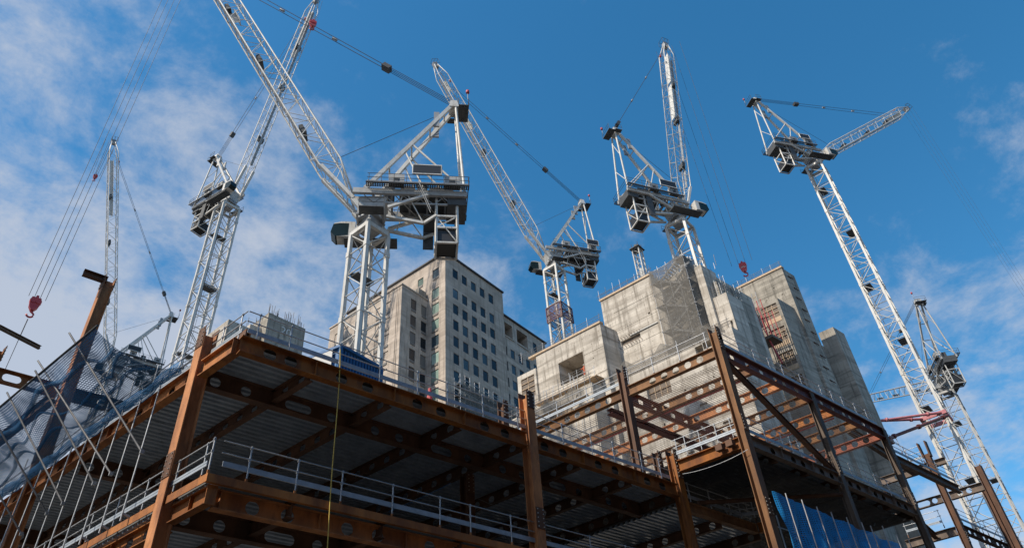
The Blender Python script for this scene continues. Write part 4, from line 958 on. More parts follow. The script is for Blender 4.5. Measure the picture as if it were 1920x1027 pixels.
# ================================================================ luffing tower cranes
MX, MY = axis(80), axis(-10)
def crane(label, x, y, zt, psi, w, theta, Lj, zvis, screen, fine=True, panels=(), leg=None, lacing_parts=False, yaw=None, pend=0.86, blk=0.26, rails='dark', collar=None, paint='white', cage=None):
    jibmat = paint
    base = Vector((x, y, 0)); t = thing('tower_crane', base, label, 'crane', 'luffing tower cranes over the site')
    mx, my = (MX, MY) if yaw is None else (axis(yaw+90), axis(yaw))
    h = w/2; leg = leg or 0.062*w
    # ---- mast
    C4 = [(-1, -1), (1, -1), (1, 1), (-1, 1)]
    def m(i, z): sx, sy = C4[i % 4]; return base+mx*(sx*h)+my*(sy*h)+UPZ*z
    for i in range(4): bar('mast_leg', m(i, 0), m(i, zt), leg, paint, t, 'box', side=my)
    pitch = w*1.02; n = int(zt/pitch); low = MB(); coll = MB()
    for k in range(n+1):
        z1 = zt-k*pitch; z0 = max(0, z1-pitch)
        for i in range(4):
            up_first = (k+i) % 2 == 0
            p, q = (m(i, z0), m(i+1, z1)) if up_first else (m(i, z1), m(i+1, z0))
            if z1 > zvis:
                if fine:
                    bar('mast_brace', m(i, z1), m(i+1, z1), 0.024*w, paint, t, 'tube5'); bar('mast_brace', p, q, 0.022*w, paint, t, 'tube5')
                else:
                    low.bar(m(i, z1), m(i+1, z1), 0.024*w); low.bar(p, q, 0.022*w)
                if k % 3 == 1: coll.bar(m(i, z1-0.3), m(i, z1+0.3), leg*1.25, box=True, side=my)
            else:
                low.bar(m(i, z1), m(i+1, z1), 0.03*w, 4); low.bar(p, q, 0.03*w, 4)
        if z1 > zvis and k % 4 == 2:
            mb = MB(); f = lambda a, b, c: base+mx*a+my*b+UPZ*c
            s = 1 if k % 8 == 2 else -1
            mb.box(f, -h*0.8, h*0.8, min(0, s*h*0.8), max(0, s*h*0.8), z1-0.12, z1-0.04); pl = mb.build('rest_platform', 'dark', t)
            mb = MB(); mb.box(f, -h*0.82, h*0.82, s*h*0.78, s*h*0.82, z1, z1+0.5); mb.build('kick_plate', 'dark', pl)
    if low.v: low.build('mast_lattice', paint, t, kind='stuff')
    if coll.v: coll.build('leg_collars', paint, t, kind='stuff')
    for s in (-0.18, 0.18): bar('ladder_rail', base+mx*s+my*(h*0.55)+UPZ*zvis, base+mx*s+my*(h*0.55)+UPZ*zt, 0.03, 'grey', t, 'tube5')
    bar('power_cable', base-mx*(h*0.8)-my*(h*1.05)+UPZ*zvis, base-mx*(h*0.8)-my*(h*1.05)+UPZ*(zt-1), 0.05, 'rope', t, 'tube5')
    if collar:
        for zc, cm in collar:
            mb = MB(); f = lambda a, b, c: base+mx*a+my*b+UPZ*(zc+c)
            e, k_ = h+0.45, h+0.2
            for (a0, a1, b0, b1) in ((-e, e, -e, -k_), (-e, e, k_, e), (-e, -k_, -k_, k_), (k_, e, -k_, k_)):
                mb.box(f, a0, a1, b0, b1, -0.3, 0.3)
            mb.build('tie_collar', cm, t)
    if cage:
        c0, c1 = cage; e = h+0.3; f = lambda a, b, c: base+mx*a+my*b+UPZ*c
        for sx, sy in C4: bar('cage_post', f(sx*e, sy*e, c0), f(sx*e, sy*e, c1), 0.06, 'maroon', t, 'box')
        for zz in (c0, (c0+c1)/2, c1):
            for i in range(4):
                p, q = C4[i], C4[(i+1) % 4]; bar('cage_rail', f(p[0]*e, p[1]*e, zz), f(q[0]*e, q[1]*e, zz), 0.055, 'maroon', t, 'box')
        for i in range(4):
            p, q = C4[i], C4[(i+1) % 4]
            grid_sheet(lambda u, v: f((p[0]+(q[0]-p[0])*u)*e, (p[1]+(q[1]-p[1])*u)*e, c0+(c1-c0)*v), 2, 2, 'cage_mesh', 'netred', t, 2*e, c1-c0, smooth=False)
    # ---- slewing part
    ps = R(psi); F = Vector((math.sin(ps), math.cos(ps), 0)); Lf = Vector((-F.y, F.x, 0))
    def W(a, b, c): return base+F*a+Lf*b+UPZ*(zt+c)
    mb = MB(); f = lambda a, b, c: base+mx*a+my*b+UPZ*(zt+c); q = h+0.12
    for (a0, a1, b0, b1) in ((-q, q, -q, -q+0.34), (-q, q, q-0.34, q), (-q, -q+0.34, -q+0.34, q-0.34), (q-0.34, q, -q+0.34, q-0.34)): mb.box(f, a0, a1, b0, b1, -0.1, 0.35)
    mb.build('mast_cap', paint, t)
    for i in range(4): bar('cap_strut', m(i, zt+0.3), base+(m(i, 0)-base)*0.5+UPZ*(zt+1.5), 0.13, paint, t, 'box')
    mb = MB(); mb.hexa([f(-0.7, -0.7, 0.3), f(0.7, -0.7, 0.3), f(0.7, 0.7, 0.3), f(-0.7, 0.7, 0.3), f(-1.0, -1.0, 1.5), f(1.0, -1.0, 1.5), f(1.0, 1.0, 1.5), f(-1.0, 1.0, 1.5)]); mb.build('slew_pedestal', 'grey', t)
    bar('slew_ring', W(0, 0, 1.5), W(0, 0, 2.0), 1.35, 'grey', t)
    mb = MB(); mb.hexa([W(-1.1, -1.0, 2.0), W(1.2, -1.0, 2.0), W(1.2, 1.0, 2.0), W(-1.1, 1.0, 2.0), W(-1.5, -1.35, 4.1), W(1.5, -1.1, 4.1), W(1.5, 1.1, 4.1), W(-1.5, 1.35, 4.1)]); mb.build('turret', 'palegrey', t)
    # under-slung frame round the mast head
    for s in (-1, 1):
        bar('mast_head_strut', W(s*1.2, -1.6, 1.4), W(s*1.2, 1.6, 1.4), 0.10, 'grey', t, 'box')
    # machinery deck
    XR = -9.17
    for s in (-1, 1):
        mb = MB(); mb.box(W, XR, 1.8, s*1.55-0.16, s*1.55+0.16, 4.1, 4.75); mb.build('deck_girder', 'palegrey', t)
        wk = grid_sheet(lambda u, v: W(XR-0.2+u*(0.8-XR), s*(1.72+0.76*v), 4.93), 6, 1, 'walkway', 'grating', t, 0.8-XR, 0.76, smooth=False)
        mb = MB(); mb.box(W, XR-0.2, 0.6, s*2.42-0.05, s*2.42+0.05, 4.80, 4.92); mb.build('walkway_edge', 'dark', wk)
        for k in range(9):
            a = XR-0.1+k*1.2; bar('handrail_post', W(a, s*2.45, 4.95), W(a, s*2.45, 6.05), 0.03, rails, t, 'tube5')
        for zz in (5.5, 6.05): bar('handrail', W(XR-0.15, s*2.45, zz), W(0.5, s*2.45, zz), 0.03, rails, t, 'tube5')
        mb = MB(); mb.box(W, XR-0.15, 0.5, s*2.44-0.012, s*2.44+0.012, 4.95, 5.05); mb.build('kick_plate', 'grey', wk)
    for zz in (5.5, 6.05): bar('handrail', W(XR-0.18, -2.45, zz), W(XR-0.18, 2.45, zz), 0.03, rails, t, 'tube5')
    for k in range(6):
        a = XR+0.3+k*1.75; bar('cross_member', W(a, -1.4, 4.45), W(a, 1.4, 4.45), 0.10, 'grey', t, 'box', 0.2)
    for k in range(4):
        a = XR+0.5+k*2.2; bar('deck_brace', W(a, -1.4, 4.2), W(a+2.1, 1.4, 4.2), 0.06, paint, t, 'tube5')
    mb = MB(); mb.box(W, XR+0.2, -2.6, -1.38, 1.38, 4.62, 4.72); mb.build('deck_plate', 'dark', t)
    mb = MB(); mb.box(W, XR+0.05, XR+1.9, -1.38, 1.38, 3.2, 4.6); mb.build('ballast_slab', 'dark', t)
    for s in (-1, 1):
        for k in range(5):
            a = XR+0.4+k*1.9; bar('girder_web', W(a, s*1.35, 4.1), W(a+0.95, s*1.2, 3.3), 0.05, 'grey', t, 'tube5'); bar('girder_web', W(a+0.95, s*1.2, 3.3), W(a+1.9, s*1.35, 4.1), 0.05, 'grey', t, 'tube5')
        bar('lower_boom', W(XR+0.4, s*1.2, 3.3), W(-1.3, s*1.2, 3.3), 0.08, 'palegrey', t, 'box')
    for a, b, hgt in ((-1.6, 0.2, 1.5), (-4.8, 0.5, 1.9), (-5.2, -0.6, 1.3), (-7.4, 0.1, 1.6)):
        mb = MB(); mb.box(W, a-0.5, a+0.5, b-0.4, b+0.4, 4.73, 4.73+hgt); mb.build('machinery_unit', 'dark', t)
    # winches and cabinets
    for a in (-3.4, -6.2):
        bar('winch_drum', W(a, -0.9, 5.55), W(a, 0.9, 5.55), 0.55, 'grey', t)
        mb = MB(); mb.box(W, a-0.7, a+0.7, -1.15, -0.95, 4.75, 5.7); mb.box(W, a-0.7, a+0.7, 0.95, 1.15, 4.75, 5.7); mb.build('winch_frame', 'dark', t)
    for a, s, c in ((-2.3, 1.9, 'palegrey'), (-7.7, 1.9, 'palegrey'), (-4.6, -1.95, 'grey'), (-1.0, -2.0, 'palegrey')):
        mb = MB(); mb.box(W, a-0.75, a+0.75, s-0.32, s+0.32, 4.96, 6.3); cb = mb.build('cabinet', c, t)
        mb = MB(); sg = 1 if s > 0 else -1; mb.box(W, a-0.3, a+0.3, s+sg*0.325-0.006, s+sg*0.325+0.006, 5.3, 5.8); mb.build('cabinet_vent', 'dark', cb)
    for (a0, a1, s) in screen:
        yy = s*2.55; mb = MB(); mb.box(W, a0, a1, yy-0.05, yy+0.05, 6.15, 7.35); sp = mb.build('sign_board', 'black', t)
        for zz in (6.11, 7.39): bar('board_frame', W(a0-0.08, yy, zz), W(a1+0.08, yy, zz), 0.06, paint, t, 'box')
        for a in (a0-0.04, a1+0.04): bar('board_frame', W(a, yy, 6.15), W(a, yy, 7.35), 0.06, paint, t, 'box')
    # A-frame
    HX, HZ = -8.12, 20.3
    for s in (-1, 1):
        top = W(HX+0.25, s*0.55, HZ-0.5); ft = W(0.7, s*1.45, 4.9)
        bar('frame_front_leg', ft, top, 0.16, paint, t, 'box', 0.2)
        bar('frame_rear_leg', W(-8.95, s*1.5, 4.9), W(HX-0.15, s*0.6, HZ-0.6), 0.15, paint, t)
        mid = ft.lerp(top, 0.50); bar('frame_strut', mid, W(-8.8, s*1.48, 5.3), 0.11, paint, t)
        m2 = ft.lerp(top, 0.42); bar('frame_strut', m2, W(-5.0, s*1.48, 5.1), 0.09, paint, t)
        tr = MB()
        for k in range(34):
            c = ft.lerp(top, 0.03+k*0.028); tr.bar(c-Lf*0.30*s+F*0.10+UPZ*0.25, c+Lf*0.10*s+F*0.10+UPZ*0.25, 0.035, 4)
        if s > 0: tr.build('ladder_rungs', 'grey', t, kind='stuff')
    for k in (0.25, 0.5, 0.72, 0.9):
        p = W(0.7, -1.45, 4.9).lerp(W(HX+0.25, -0.55, HZ-0.5), k); q = W(0.7, 1.45, 4.9).lerp(W(HX+0.25, 0.55, HZ-0.5), k); bar('frame_tie', p, q, 0.09, paint, t)
    for k in (0.12, 0.55):
        p = W(-8.95, -1.5, 4.9).lerp(W(HX-0.15, -0.6, HZ-0.6), k); q = W(-8.95, 1.5, 4.9).lerp(W(HX-0.15, 0.6, HZ-0.6), k+0.3); bar('frame_tie', p, q, 0.06, paint, t)
    for s in (-1, 1):
        c = W(0.7, s*1.45, 4.9).lerp(W(HX+0.25, s*0.55, HZ-0.5), 0.8); mb = MB(); o_ = c-UPZ*1.1
        mb.hexa([o_-Lf*0.1-F*0.3, o_-Lf*0.1+F*0.3, o_+Lf*0.1+F*0.3, o_+Lf*0.1-F*0.3]+[q_+UPZ*2.4 for q_ in (o_-Lf*0.1-F*0.3, o_-Lf*0.1+F*0.3, o_+Lf*0.1+F*0.3, o_+Lf*0.1-F*0.3)]); mb.build('sheave_guard', 'grey', t)
    mb = MB(); mb.hexa([W(HX-0.5, -0.8, HZ-0.9), W(HX+0.6, -0.8, HZ-0.9), W(HX+0.6, 0.8, HZ-0.9), W(HX-0.5, 0.8, HZ-0.9), W(HX-0.3, -0.7, HZ+0.25), W(HX+0.4, -0.7, HZ+0.25), W(HX+0.4, 0.7, HZ+0.25), W(HX-0.3, 0.7, HZ+0.25)]); hd = mb.build('frame_head', paint, t)
    for s in (-0.4, 0, 0.4): bar('head_sheave', W(HX+0.1, s-0.07, HZ+0.25), W(HX+0.1, s+0.07, HZ+0.25), 0.45, 'grey', t)
    mb = MB(); mb.box(W, HX-1.6, HX-0.45, -1.2, 1.2, HZ-1.15, HZ-1.05); mb.box(W, HX-0.5, HX+0.7, -1.5, -0.82, HZ-1.15, HZ-1.05); mb.build('head_platform', 'dark', t)
    for a, b in ((-1.6, -1.2), (-1.6, 1.2), (-0.45, 1.2), (0.7, -1.5), (-0.5, -1.5)):
        bar('platform_post', W(HX+a, b, HZ-1.1), W(HX+a, b, HZ+0.1), 0.03, rails, t, 'tube5')
    for zz in (-0.5, 0.1):
        bar('platform_rail', W(HX-1.6, -1.2, HZ+zz), W(HX-1.6, 1.2, HZ+zz), 0.03, rails, t, 'tube5'); bar('platform_rail', W(HX-0.5, -1.5, HZ+zz), W(HX+0.7, -1.5, HZ+zz), 0.03, rails, t, 'tube5')
    bar('lamp_mast', W(HX-1.5, 1.1, HZ), W(HX-1.5, 1.1, HZ+1.2), 0.04, 'grey', t, 'tube5'); bar('warning_lamp', W(HX-1.5, 1.1, HZ+1.2), W(HX-1.5, 1.1, HZ+1.6), 0.2, 'red', t)
    # counterweight cradle under the tail
    cx0, cx1, cz0, cz1 = -8.2, -6.2, -1.6, 1.8
    mb = MB(); mb.box(W, cx0+0.12, cx1-0.12, -1.0, 1.0, cz0+0.1, cz0+2.0); cwb = mb.build('counterweight', 'black', t)
    for a in (cx0, cx1):
        for s in (-1.15, 1.15): bar('cradle_post', W(a, s, cz0), W(a, s, 4.2), 0.10, paint, t, 'box')
        bar('cradle_rail', W(a, -1.15, cz0), W(a, 1.15, cz0), 0.09, paint, t, 'box'); bar('cradle_rail', W(a, -1.15, cz1), W(a, 1.15, cz1), 0.09, paint, t, 'box')
        bar('cradle_brace', W(a, -1.15, cz0), W(a, 1.15, cz1), 0.06, paint, t)
    for s in (-1.15, 1.15):
        for zz in (cz0, cz1, 0.3): bar('cradle_rail', W(cx0, s, zz), W(cx1, s, zz), 0.09, paint, t, 'box')
        bar('cradle_brace', W(cx0, s, cz0), W(cx1, s, cz1), 0.06, paint, t); bar('cradle_brace', W(cx1, s, 0.3), W(cx0, s, cz1), 0.06, paint, t)
        bar('tail_strut', W(-1.5, s*0.85, 1.7), W(-5.0, s*0.9, 0.9), 0.14, paint, t, 'box'); bar('tail_strut', W(-5.0, s*0.9, 0.9), W(-6.2, s*1.1, 1.8), 0.12, paint, t, 'box')
        bar('tail_strut', W(-1.6, s*1.3, 2.4), W(-5.4, s*1.4, 4.2), 0.14, paint, t, 'box')
        bar('tail_brace', W(-2.9, s*1.2, 4.2), W(-2.4, s*0.9, 1.5), 0.06, paint, t); bar('tail_brace', W(-5.0, s*0.9, 0.9), W(-3.4, s*1.3, 4.2), 0.06, paint, t)
    mb = MB(); mb.box(W, -6.0, -5.0, -1.5, -1.4, -0.2, 3.8); mb.build('access_screen', 'dark', t)
    mb = MB(); mb.box(W, cx1+0.1, cx1+1.2, -1.2, 1.2, 1.82, 1.9); mb.build('cradle_walkway', 'dark', t)
    for s in (-1.2, 1.2): bar('handrail', W(cx1+0.1, s, 2.9), W(cx1+1.2, s, 2.9), 0.03, rails, t, 'tube5')
    lr = MB()
    for k in range(10): lr.bar(W(-5.6+k*0.12, 2.2, 1.4+k*0.36), W(-5.6+k*0.12, 2.7, 1.4+k*0.36), 0.025, 4)
    lr.bar(W(-5.65, 2.2, 1.2), W(-4.4, 2.2, 5.0), 0.03, 4); lr.bar(W(-5.65, 2.7, 1.2), W(-4.4, 2.7, 5.0), 0.03, 4)
    lr.build('access_ladder', 'grey', t, kind='stuff')
    # cab on the right-hand side
    cc = (2.6, -2.5); mb = MB()
    prof = [(-0.95, 1.6), (0.85, 1.6), (1.3, 2.1), (1.1, 3.3), (0.4, 3.55), (-0.95, 3.55)]
    mb.extrude(prof, W(0, 0, 0)+F*cc[0]+Lf*(cc[1]-0.65), W(0, 0, 0)+F*cc[0]+Lf*(cc[1]+0.65), F, UPZ); cb = mb.build('cab', paint, t)
    gl_ = MB()
    prof = [(-0.35, 1.75), (0.87, 1.58), (1.33, 2.10), (1.14, 3.15), (0.5, 3.30), (-0.35, 3.30)]
    gl_.extrude(prof, W(0, 0, 0)+F*(cc[0]+0.02)+Lf*(cc[1]-0.67), W(0, 0, 0)+F*(cc[0]+0.02)+Lf*(cc[1]+0.67), F, UPZ); gl_.build('cab_glazing', 'cabglass', cb)
    mb = MB(); mb.box(W, -2.5, 2.6, -3.1, -1.72, 1.2, 1.35); mb.build('cab_platform', 'dark', t)
    for a in (-2.4, -0.8, 0.8): bar('platform_post', W(a, -3.05, 1.35), W(a, -3.05, 2.45), 0.03, rails, t, 'tube5')
    for zz in (1.9, 2.45): bar('platform_rail', W(-2.4, -3.05, zz), W(1.0, -3.05, zz), 0.03, rails, t, 'tube5')
    mb = MB(); mb.box(W, -1.3, 1.0, 1.6, 2.7, 1.25, 1.35); mb.build('side_platform', 'dark', t)
    for a in (-1.3, 1.0): bar('platform_post', W(a, 2.65, 1.35), W(a, 2.65, 2.5), 0.03, rails, t, 'tube5')
    for zz in (1.9, 2.5): bar('platform_rail', W(-1.3, 2.65, zz), W(1.0, 2.65, zz), 0.03, rails, t, 'tube5')
    # ---- jib
    th = R(theta); D = F*math.cos(th)+UPZ*math.sin(th); Nn = -F*math.sin(th)+UPZ*math.cos(th); P = W(1.75, 0, 3.93)
    hw, hd2 = 0.95, 1.12
    def hh(s):
        if s < 6: return hd2*(0.10+0.90*s/6)
        if s > Lj-4: return hd2*(0.35+0.65*(Lj-s)/4)
        return hd2
    def wv(s): return hw if s < Lj-4 else hw*(0.45+0.55*(Lj-s)/4)
    def J(s, i):
        sy, sn = ((-1, -1), (1, -1), (1, 1), (-1, 1))[i % 4]; return P+D*s+Lf*(sy*wv(s))+Nn*(sn*hh(s))
    for i in range(4):
        mb = MB(); r = 0.092 if i < 2 else 0.10; mb.path([J(s, i) for s in (0, 6, Lj-4, Lj)], r, 6); mb.build('jib_chord', jibmat, t, True)
    for s in (-1, 1):
        bar('jib_foot_strut', P+Lf*(s*hw), P+D*5.6+Lf*(s*hw)-Nn*hh(5.6), 0.24, jibmat, t, 'box', 0.17)
        bar('pivot_bracket', W(0.8, s*hw, 2.6), P+Lf*(s*hw), 0.2, paint, t, 'box', 0.3)
    n = int(round((Lj-1.0)/1.95)); lac = MB(); sl_ = [1.0+(Lj-1.2)*k/n for k in range(n+1)]
    def put(p, q, r):
        if lacing_parts: bar('jib_lacing', p, q, r, jibmat, t, 'tube5')
        else: lac.bar(p, q, r, 4)
    for k in range(n):
        for i in range(4):
            s0, s1 = (sl_[k], sl_[k+1])
            p, q = (J(s0, i), J(s1, i+1)) if (k+i) % 2 == 0 else (J(s1, i), J(s0, i+1)); put(p, q, 0.038)
            if i % 2 == 0 or k % 3 == 0: put(J(s0, i), J(s0, i+1), 0.036)
    if lac.v: lac.build('jib_lacing', jibmat, t, kind='stuff')
    mb = MB()
    f2 = lambda a, b, c: P+D*a+Lf*b+Nn*c
    mb.box(f2, 6.5, Lj-5, -0.28, 0.28, -hd2*0.92, -hd2*0.86); mb.build('jib_walkway', 'grey', t)
    for (s0, s1) in panels:
        mb = MB(); mb.box(f2, s0*Lj, s1*Lj, -hw*0.62, hw*0.62, -0.03, 0.03); mb.build('jib_panel', 'letter', t)
        mb = MB(); mb.box(f2, s0*Lj, s1*Lj, -0.02, 0.02, -hd2*0.62, -0.04); mb.build('jib_panel', 'letter', t)
    for s in (0.22, 0.48, 0.7):
        mb = MB(); mb.box(f2, s*Lj, s*Lj+1.2, -0.7, 0.7, -hd2*0.7, -hd2*0.3); mb.build('jib_gear', 'dark', t)
    mb = MB(); mb.box(f2, Lj-0.6, Lj+0.9, -0.4, 0.4, -0.5, 0.5); mb.build('jib_head', 'grey', t)
    for b in (-0.7, 0.7): bar('head_cage', f2(Lj+0.2, b, -0.4), f2(Lj+0.2, b, 1.0), 0.035, rails, t, 'tube5'); bar('head_cage', f2(Lj+1.7, b, -0.4), f2(Lj+1.7, b, 1.0), 0.035, rails, t, 'tube5')
    for c in (-0.4, 0.3, 1.0):
        for b in (-0.7, 0.7): bar('head_cage', f2(Lj+0.2, b, c), f2(Lj+1.7, b, c), 0.035, rails, t, 'tube5')
        bar('head_cage', f2(Lj+1.7, -0.7, c), f2(Lj+1.7, 0.7, c), 0.035, rails, t, 'tube5')
    bar('warning_lamp', f2(Lj*0.9, 0, hd2+0.3), f2(Lj*0.9+0.5, 0, hd2+0.3), 0.22, 'red', t)
    # ---- luffing ropes, block and pendants
    Hd = W(HX+0.2, 0, HZ+0.5); at = f2(Lj*pend, 0, hd2+0.1); bl = Hd.lerp(at, blk)
    for k in range(4):
        o_ = Lf*((k-1.5)*0.22); bar('luffing_rope', Hd+o_, bl+o_, 0.035, 'rope', t, 'tube5')
    dd = (at-bl).normalized(); bar('luffing_block', bl-dd*0.5, bl+dd*0.6, 0.42, 'dark', t, 'box', 0.3)
    for s in (-1, 1): bar('pendant', bl+Lf*s*0.25, f2(Lj*pend, s*0.35, hd2+0.1), 0.042, 'rope', t, 'tube5')
    for k in (0.3, 0.62): 
        c = bl.lerp(at, k); bar('pendant_joint', c-dd*0.35, c+dd*0.35, 0.15, 'grey', t)
    bar('stay_rope', W(HX+0.6, 0, HZ-0.8), f2(7, 0, hd2), 0.03, 'rope', t, 'tube5')
    return t, f2(Lj+0.3, 0, -0.6)
cr3, tip3 = crane('nearest white tower crane with its jib running out of the top left', 24.14, 46.06, 49.64, 303.0, 2.42, 62.6, 52.4, 16.3, [(-6.6, -3.9, 1)], panels=((0.66, 0.7),), lacing_parts=True, leg=0.17)
cr4, tip4 = crane('white tower crane above the low core with its jib tip behind the nearest crane', 77.45, 73.44, 90.28, 292.0, 2.75, 68.1, 57.4, 50.0, [(-8.9, -6.6, 1)], panels=((0.62, 0.68), (0.84, 0.9)), cage=(78.2, 81.4))
cr5, tip5 = crane('white tower crane rising out of the scaffolded core with near upright jib', 76.36, 44.66, 78.68, 109.2, 3.1, 81.4, 50.7, 56.0, [(-3.4, -0.6, -1)], panels=((0.73, 0.93), (0.5, 0.71)), pend=0.93, blk=0.06)
cr6, tip6 = crane('tall white tower crane on the right with a low jib pointing right', 117.44, 34.8, 110.52, 114.5, 3.0, 36.7, 42.7, 16.0, [(-3.0, -0.8, -1)], panels=((0.72, 0.92),), pend=0.8, blk=0.3, collar=[(53.3, 'pink')])
cr2, tip2 = crane('white tower crane on the left whose upright jib crosses behind the near jib', 25.92, 107.33, 103.55, 161.2, 3.2, 78.8, 59.2, 54.0, [(-5.5, -3.0, -1)], panels=((0.66, 0.93),), pend=0.9, blk=0.14)
cr7, tip7 = crane('far grey tower crane half hidden behind the tall right crane', 168.65, 45.68, 79.88, 50.7, 3.3, 25.4, 56.0, 24.0, [], fine=False, panels=(), pend=0.85, blk=0.28, paint='palegrey')
cr1, tip1 = crane('leftmost tower crane with an upright jib standing behind the blue netting', 24.74, 162.86, 95.4, 271.9, 3.2, 75.5, 66.0, 60.0, [(-3.6, -0.8, 1)], fine=False, panels=((0.62, 0.9),), pend=0.9, blk=0.12)

# ---- hook blocks on their hoist ropes
def hook(tip, zhook, s, label, txt=None, spread=0.5, face=None, r=0.03):
    t = thing('hook_block', Vector((tip.x, tip.y, zhook)), label, 'crane hook', 'red crane hooks')
    c = Vector((tip.x, tip.y, zhook)); v = face or Vector((c.x, c.y, 0)).normalized(); h = Vector((v.y, -v.x, 0))
    for k in range(4):
        o_ = h*((k-1.5)*spread*0.55); bar('hoist_rope', c+o_+UPZ*0.9*s, tip+o_*1.6, r, 'rope', t, 'tube5')
    prof = [(-0.58, 0.3), (-0.45, -0.45), (-0.15, -0.95), (0.15, -0.95), (0.45, -0.45), (0.58, 0.3), (0.45, 0.85), (0.18, 0.85), (0.12, 1.15), (-0.12, 1.15), (-0.18, 0.85), (-0.5, 0.85)]
    mb = MB(); mb.extrude([(a*s, b*s) for a, b in prof], c-v*0.28*s, c+v*0.28*s, h, UPZ); bd = mb.build('block_body', 'red', t)
    for a in (-0.28, 0.28): bar('sheave', c+h*(a*s)+UPZ*(0.35*s)-v*(0.36*s), c+h*(a*s)+UPZ*(0.35*s)+v*(0.36*s), 0.34*s, 'red', t)
    mb = MB(); pts = [c-UPZ*(0.7*s), c-UPZ*(1.15*s)]+[c-UPZ*(1.5*s)+h*(0.35*s*math.sin(R(g)))+UPZ*(0.35*s*math.cos(R(g))) for g in range(20, 290, 30)]
    mb.path(pts, 0.11*s, 6); mb.build('hook', 'red', t, True)
    if txt: text_mesh(txt, 0.85*s, 'painted_number', 'letter', t, c-v*(0.30*s)+UPZ*0.05*s, h, UPZ)
    return t, c
z3 = vz(tip3.x, tip3.y, (80, 575)); h3, c3 = hook(tip3, z3, 0.70, 'large red hook block hanging at the left with a slung beam', spread=0.75, r=0.022)
z1 = vz(tip1.x, tip1.y, (187, 335)); hook(tip1, z1, 0.85, 'small red hook block under the leftmost jib', spread=1.0, r=0.04)
z2 = vz(tip2.x, tip2.y, (585, 45)); hook(tip2, z2, 1.3, 'red hook block pulled up under the crossing jib', spread=0.8)
z5 = vz(tip5.x, tip5.y, (1382, 505)); hook(tip5, z5, 0.95, 'red hook block with white number above the cores', '66', spread=1.9, r=0.026)
z6 = vz(tip6.x, tip6.y, (1920, 560))-12; hook(tip6, z6, 1.0, 'hook block on long thin ropes below the right-hand jib', spread=0.8, r=0.014)
# slung steel beam under the large hook
zb = vz(tip3.x, tip3.y, (50, 636)); bc = Vector((tip3.x, tip3.y, zb)); bd = axis(68)
slung = thing('slung_beam', bc, 'short dark steel beam slung level under the large red hook', 'steel beam')
ibeam('beam', bc-bd*1.75+UPZ*0.15, bc+bd*1.75+UPZ*0.15, 0.28, 0.3, 'rustg', slung)
bar('sling', bc, Vector((tip3.x, tip3.y, z3-1.5)), 0.04, 'rope', slung, 'tube5')
zl = vz(tip3.x, tip3.y, (0, 725)); bar('tag_line', Vector((tip3.x, tip3.y, zl-4)), bc, 0.025, 'rope', slung, 'tube5')

# ---- pink ties from the right crane to the building
ties = thing('crane_tie', Vector((117.44, 34.8, 53.3)), 'pink and maroon steel tie struts bracing the tall right crane', 'tie struts')
cp = Vector((117.44, 34.8, 53.3))
for px, o_ in (((1556, 792), 1.6), ((1562, 800), -1.2)):
    a, b = onZ(px, 52.8); q = U(a, b, 52.8); s = cp+MY*o_-MX*1.9
    bar('tie_strut', s, q, 0.21, 'pink', ties); d = (q-s).normalized()
    for k in (0.12, 0.5, 0.85):
        c = s.lerp(q, k); bar('strut_flange', c-d*0.15, c+d*0.15, 0.34, 'pink', ties)
a, b = onZ((1664, 822), 46.5); q = U(a, b, 46.5); s = cp-MX*1.9-MY*1.9-UPZ*0.8
bar('tie_strut', s, q, 0.23, 'maroon', ties)
for k in (0.08, 0.5, 0.9):
    c = s.lerp(q, k); d = (q-s).normalized(); bar('strut_flange', c-d*0.2, c+d*0.2, 0.36, 'maroon', ties)
mb = MB(); f = lambda u, v, z: q+MX*u+MY*v+UPZ*z; mb.box(f, -0.9, 0.5, -0.6, 0.6, -0.8, -0.1); mb.build('anchor', 'maroon', ties)

# ---- hoist mast on the core
hp = plane((1206, 520), Vector((0, 1, 0)), 60.0)
hm = thing('hoist_mast', Vector((hp.x, hp.y, 0)), 'short lattice mast with a small head platform behind the main core', 'mast')
ztop = vz(hp.x, hp.y, (1197, 468)); hb = Vector((hp.x, hp.y, 0))
def hmk(i, z): sx, sy = ((-1, -1), (1, -1), (1, 1), (-1, 1))[i % 4]; return hb+MX*(sx*0.65)+MY*(sy*0.65)+UPZ*z
for i in range(4): bar('mast_leg', hmk(i, 0), hmk(i, ztop), 0.09, 'white', hm, 'box')
lt = MB()
for k in range(14):
    z1_ = ztop-k*1.4
    for i in range(4): lt.bar(hmk(i, z1_), hmk(i+1, z1_), 0.05, 4); lt.bar(hmk(i, z1_), hmk(i+1, z1_-1.4), 0.045, 4)
lt.build('mast_lattice', 'white', hm, kind='stuff')
mb = MB(); mb.box(lambda u, v, z: hb+MX*u+MY*v+UPZ*z, -1.1, 1.1, -1.0, 1.0, ztop, ztop+0.15); mb.build('head_platform', 'dark', hm)
for i in range(4): bar('platform_post', hmk(i, ztop)+UPZ*0.1, hmk(i, ztop)+UPZ*1.3, 0.05, 'dark', hm)
bar('head_gear', hb+UPZ*(ztop+0.2), hb+UPZ*(ztop+1.1), 0.45, 'dark', hm)
bar('inner_tube', hb+UPZ*(ztop-12), hb+UPZ*(ztop-4.5), 0.35, 'letter', hm)

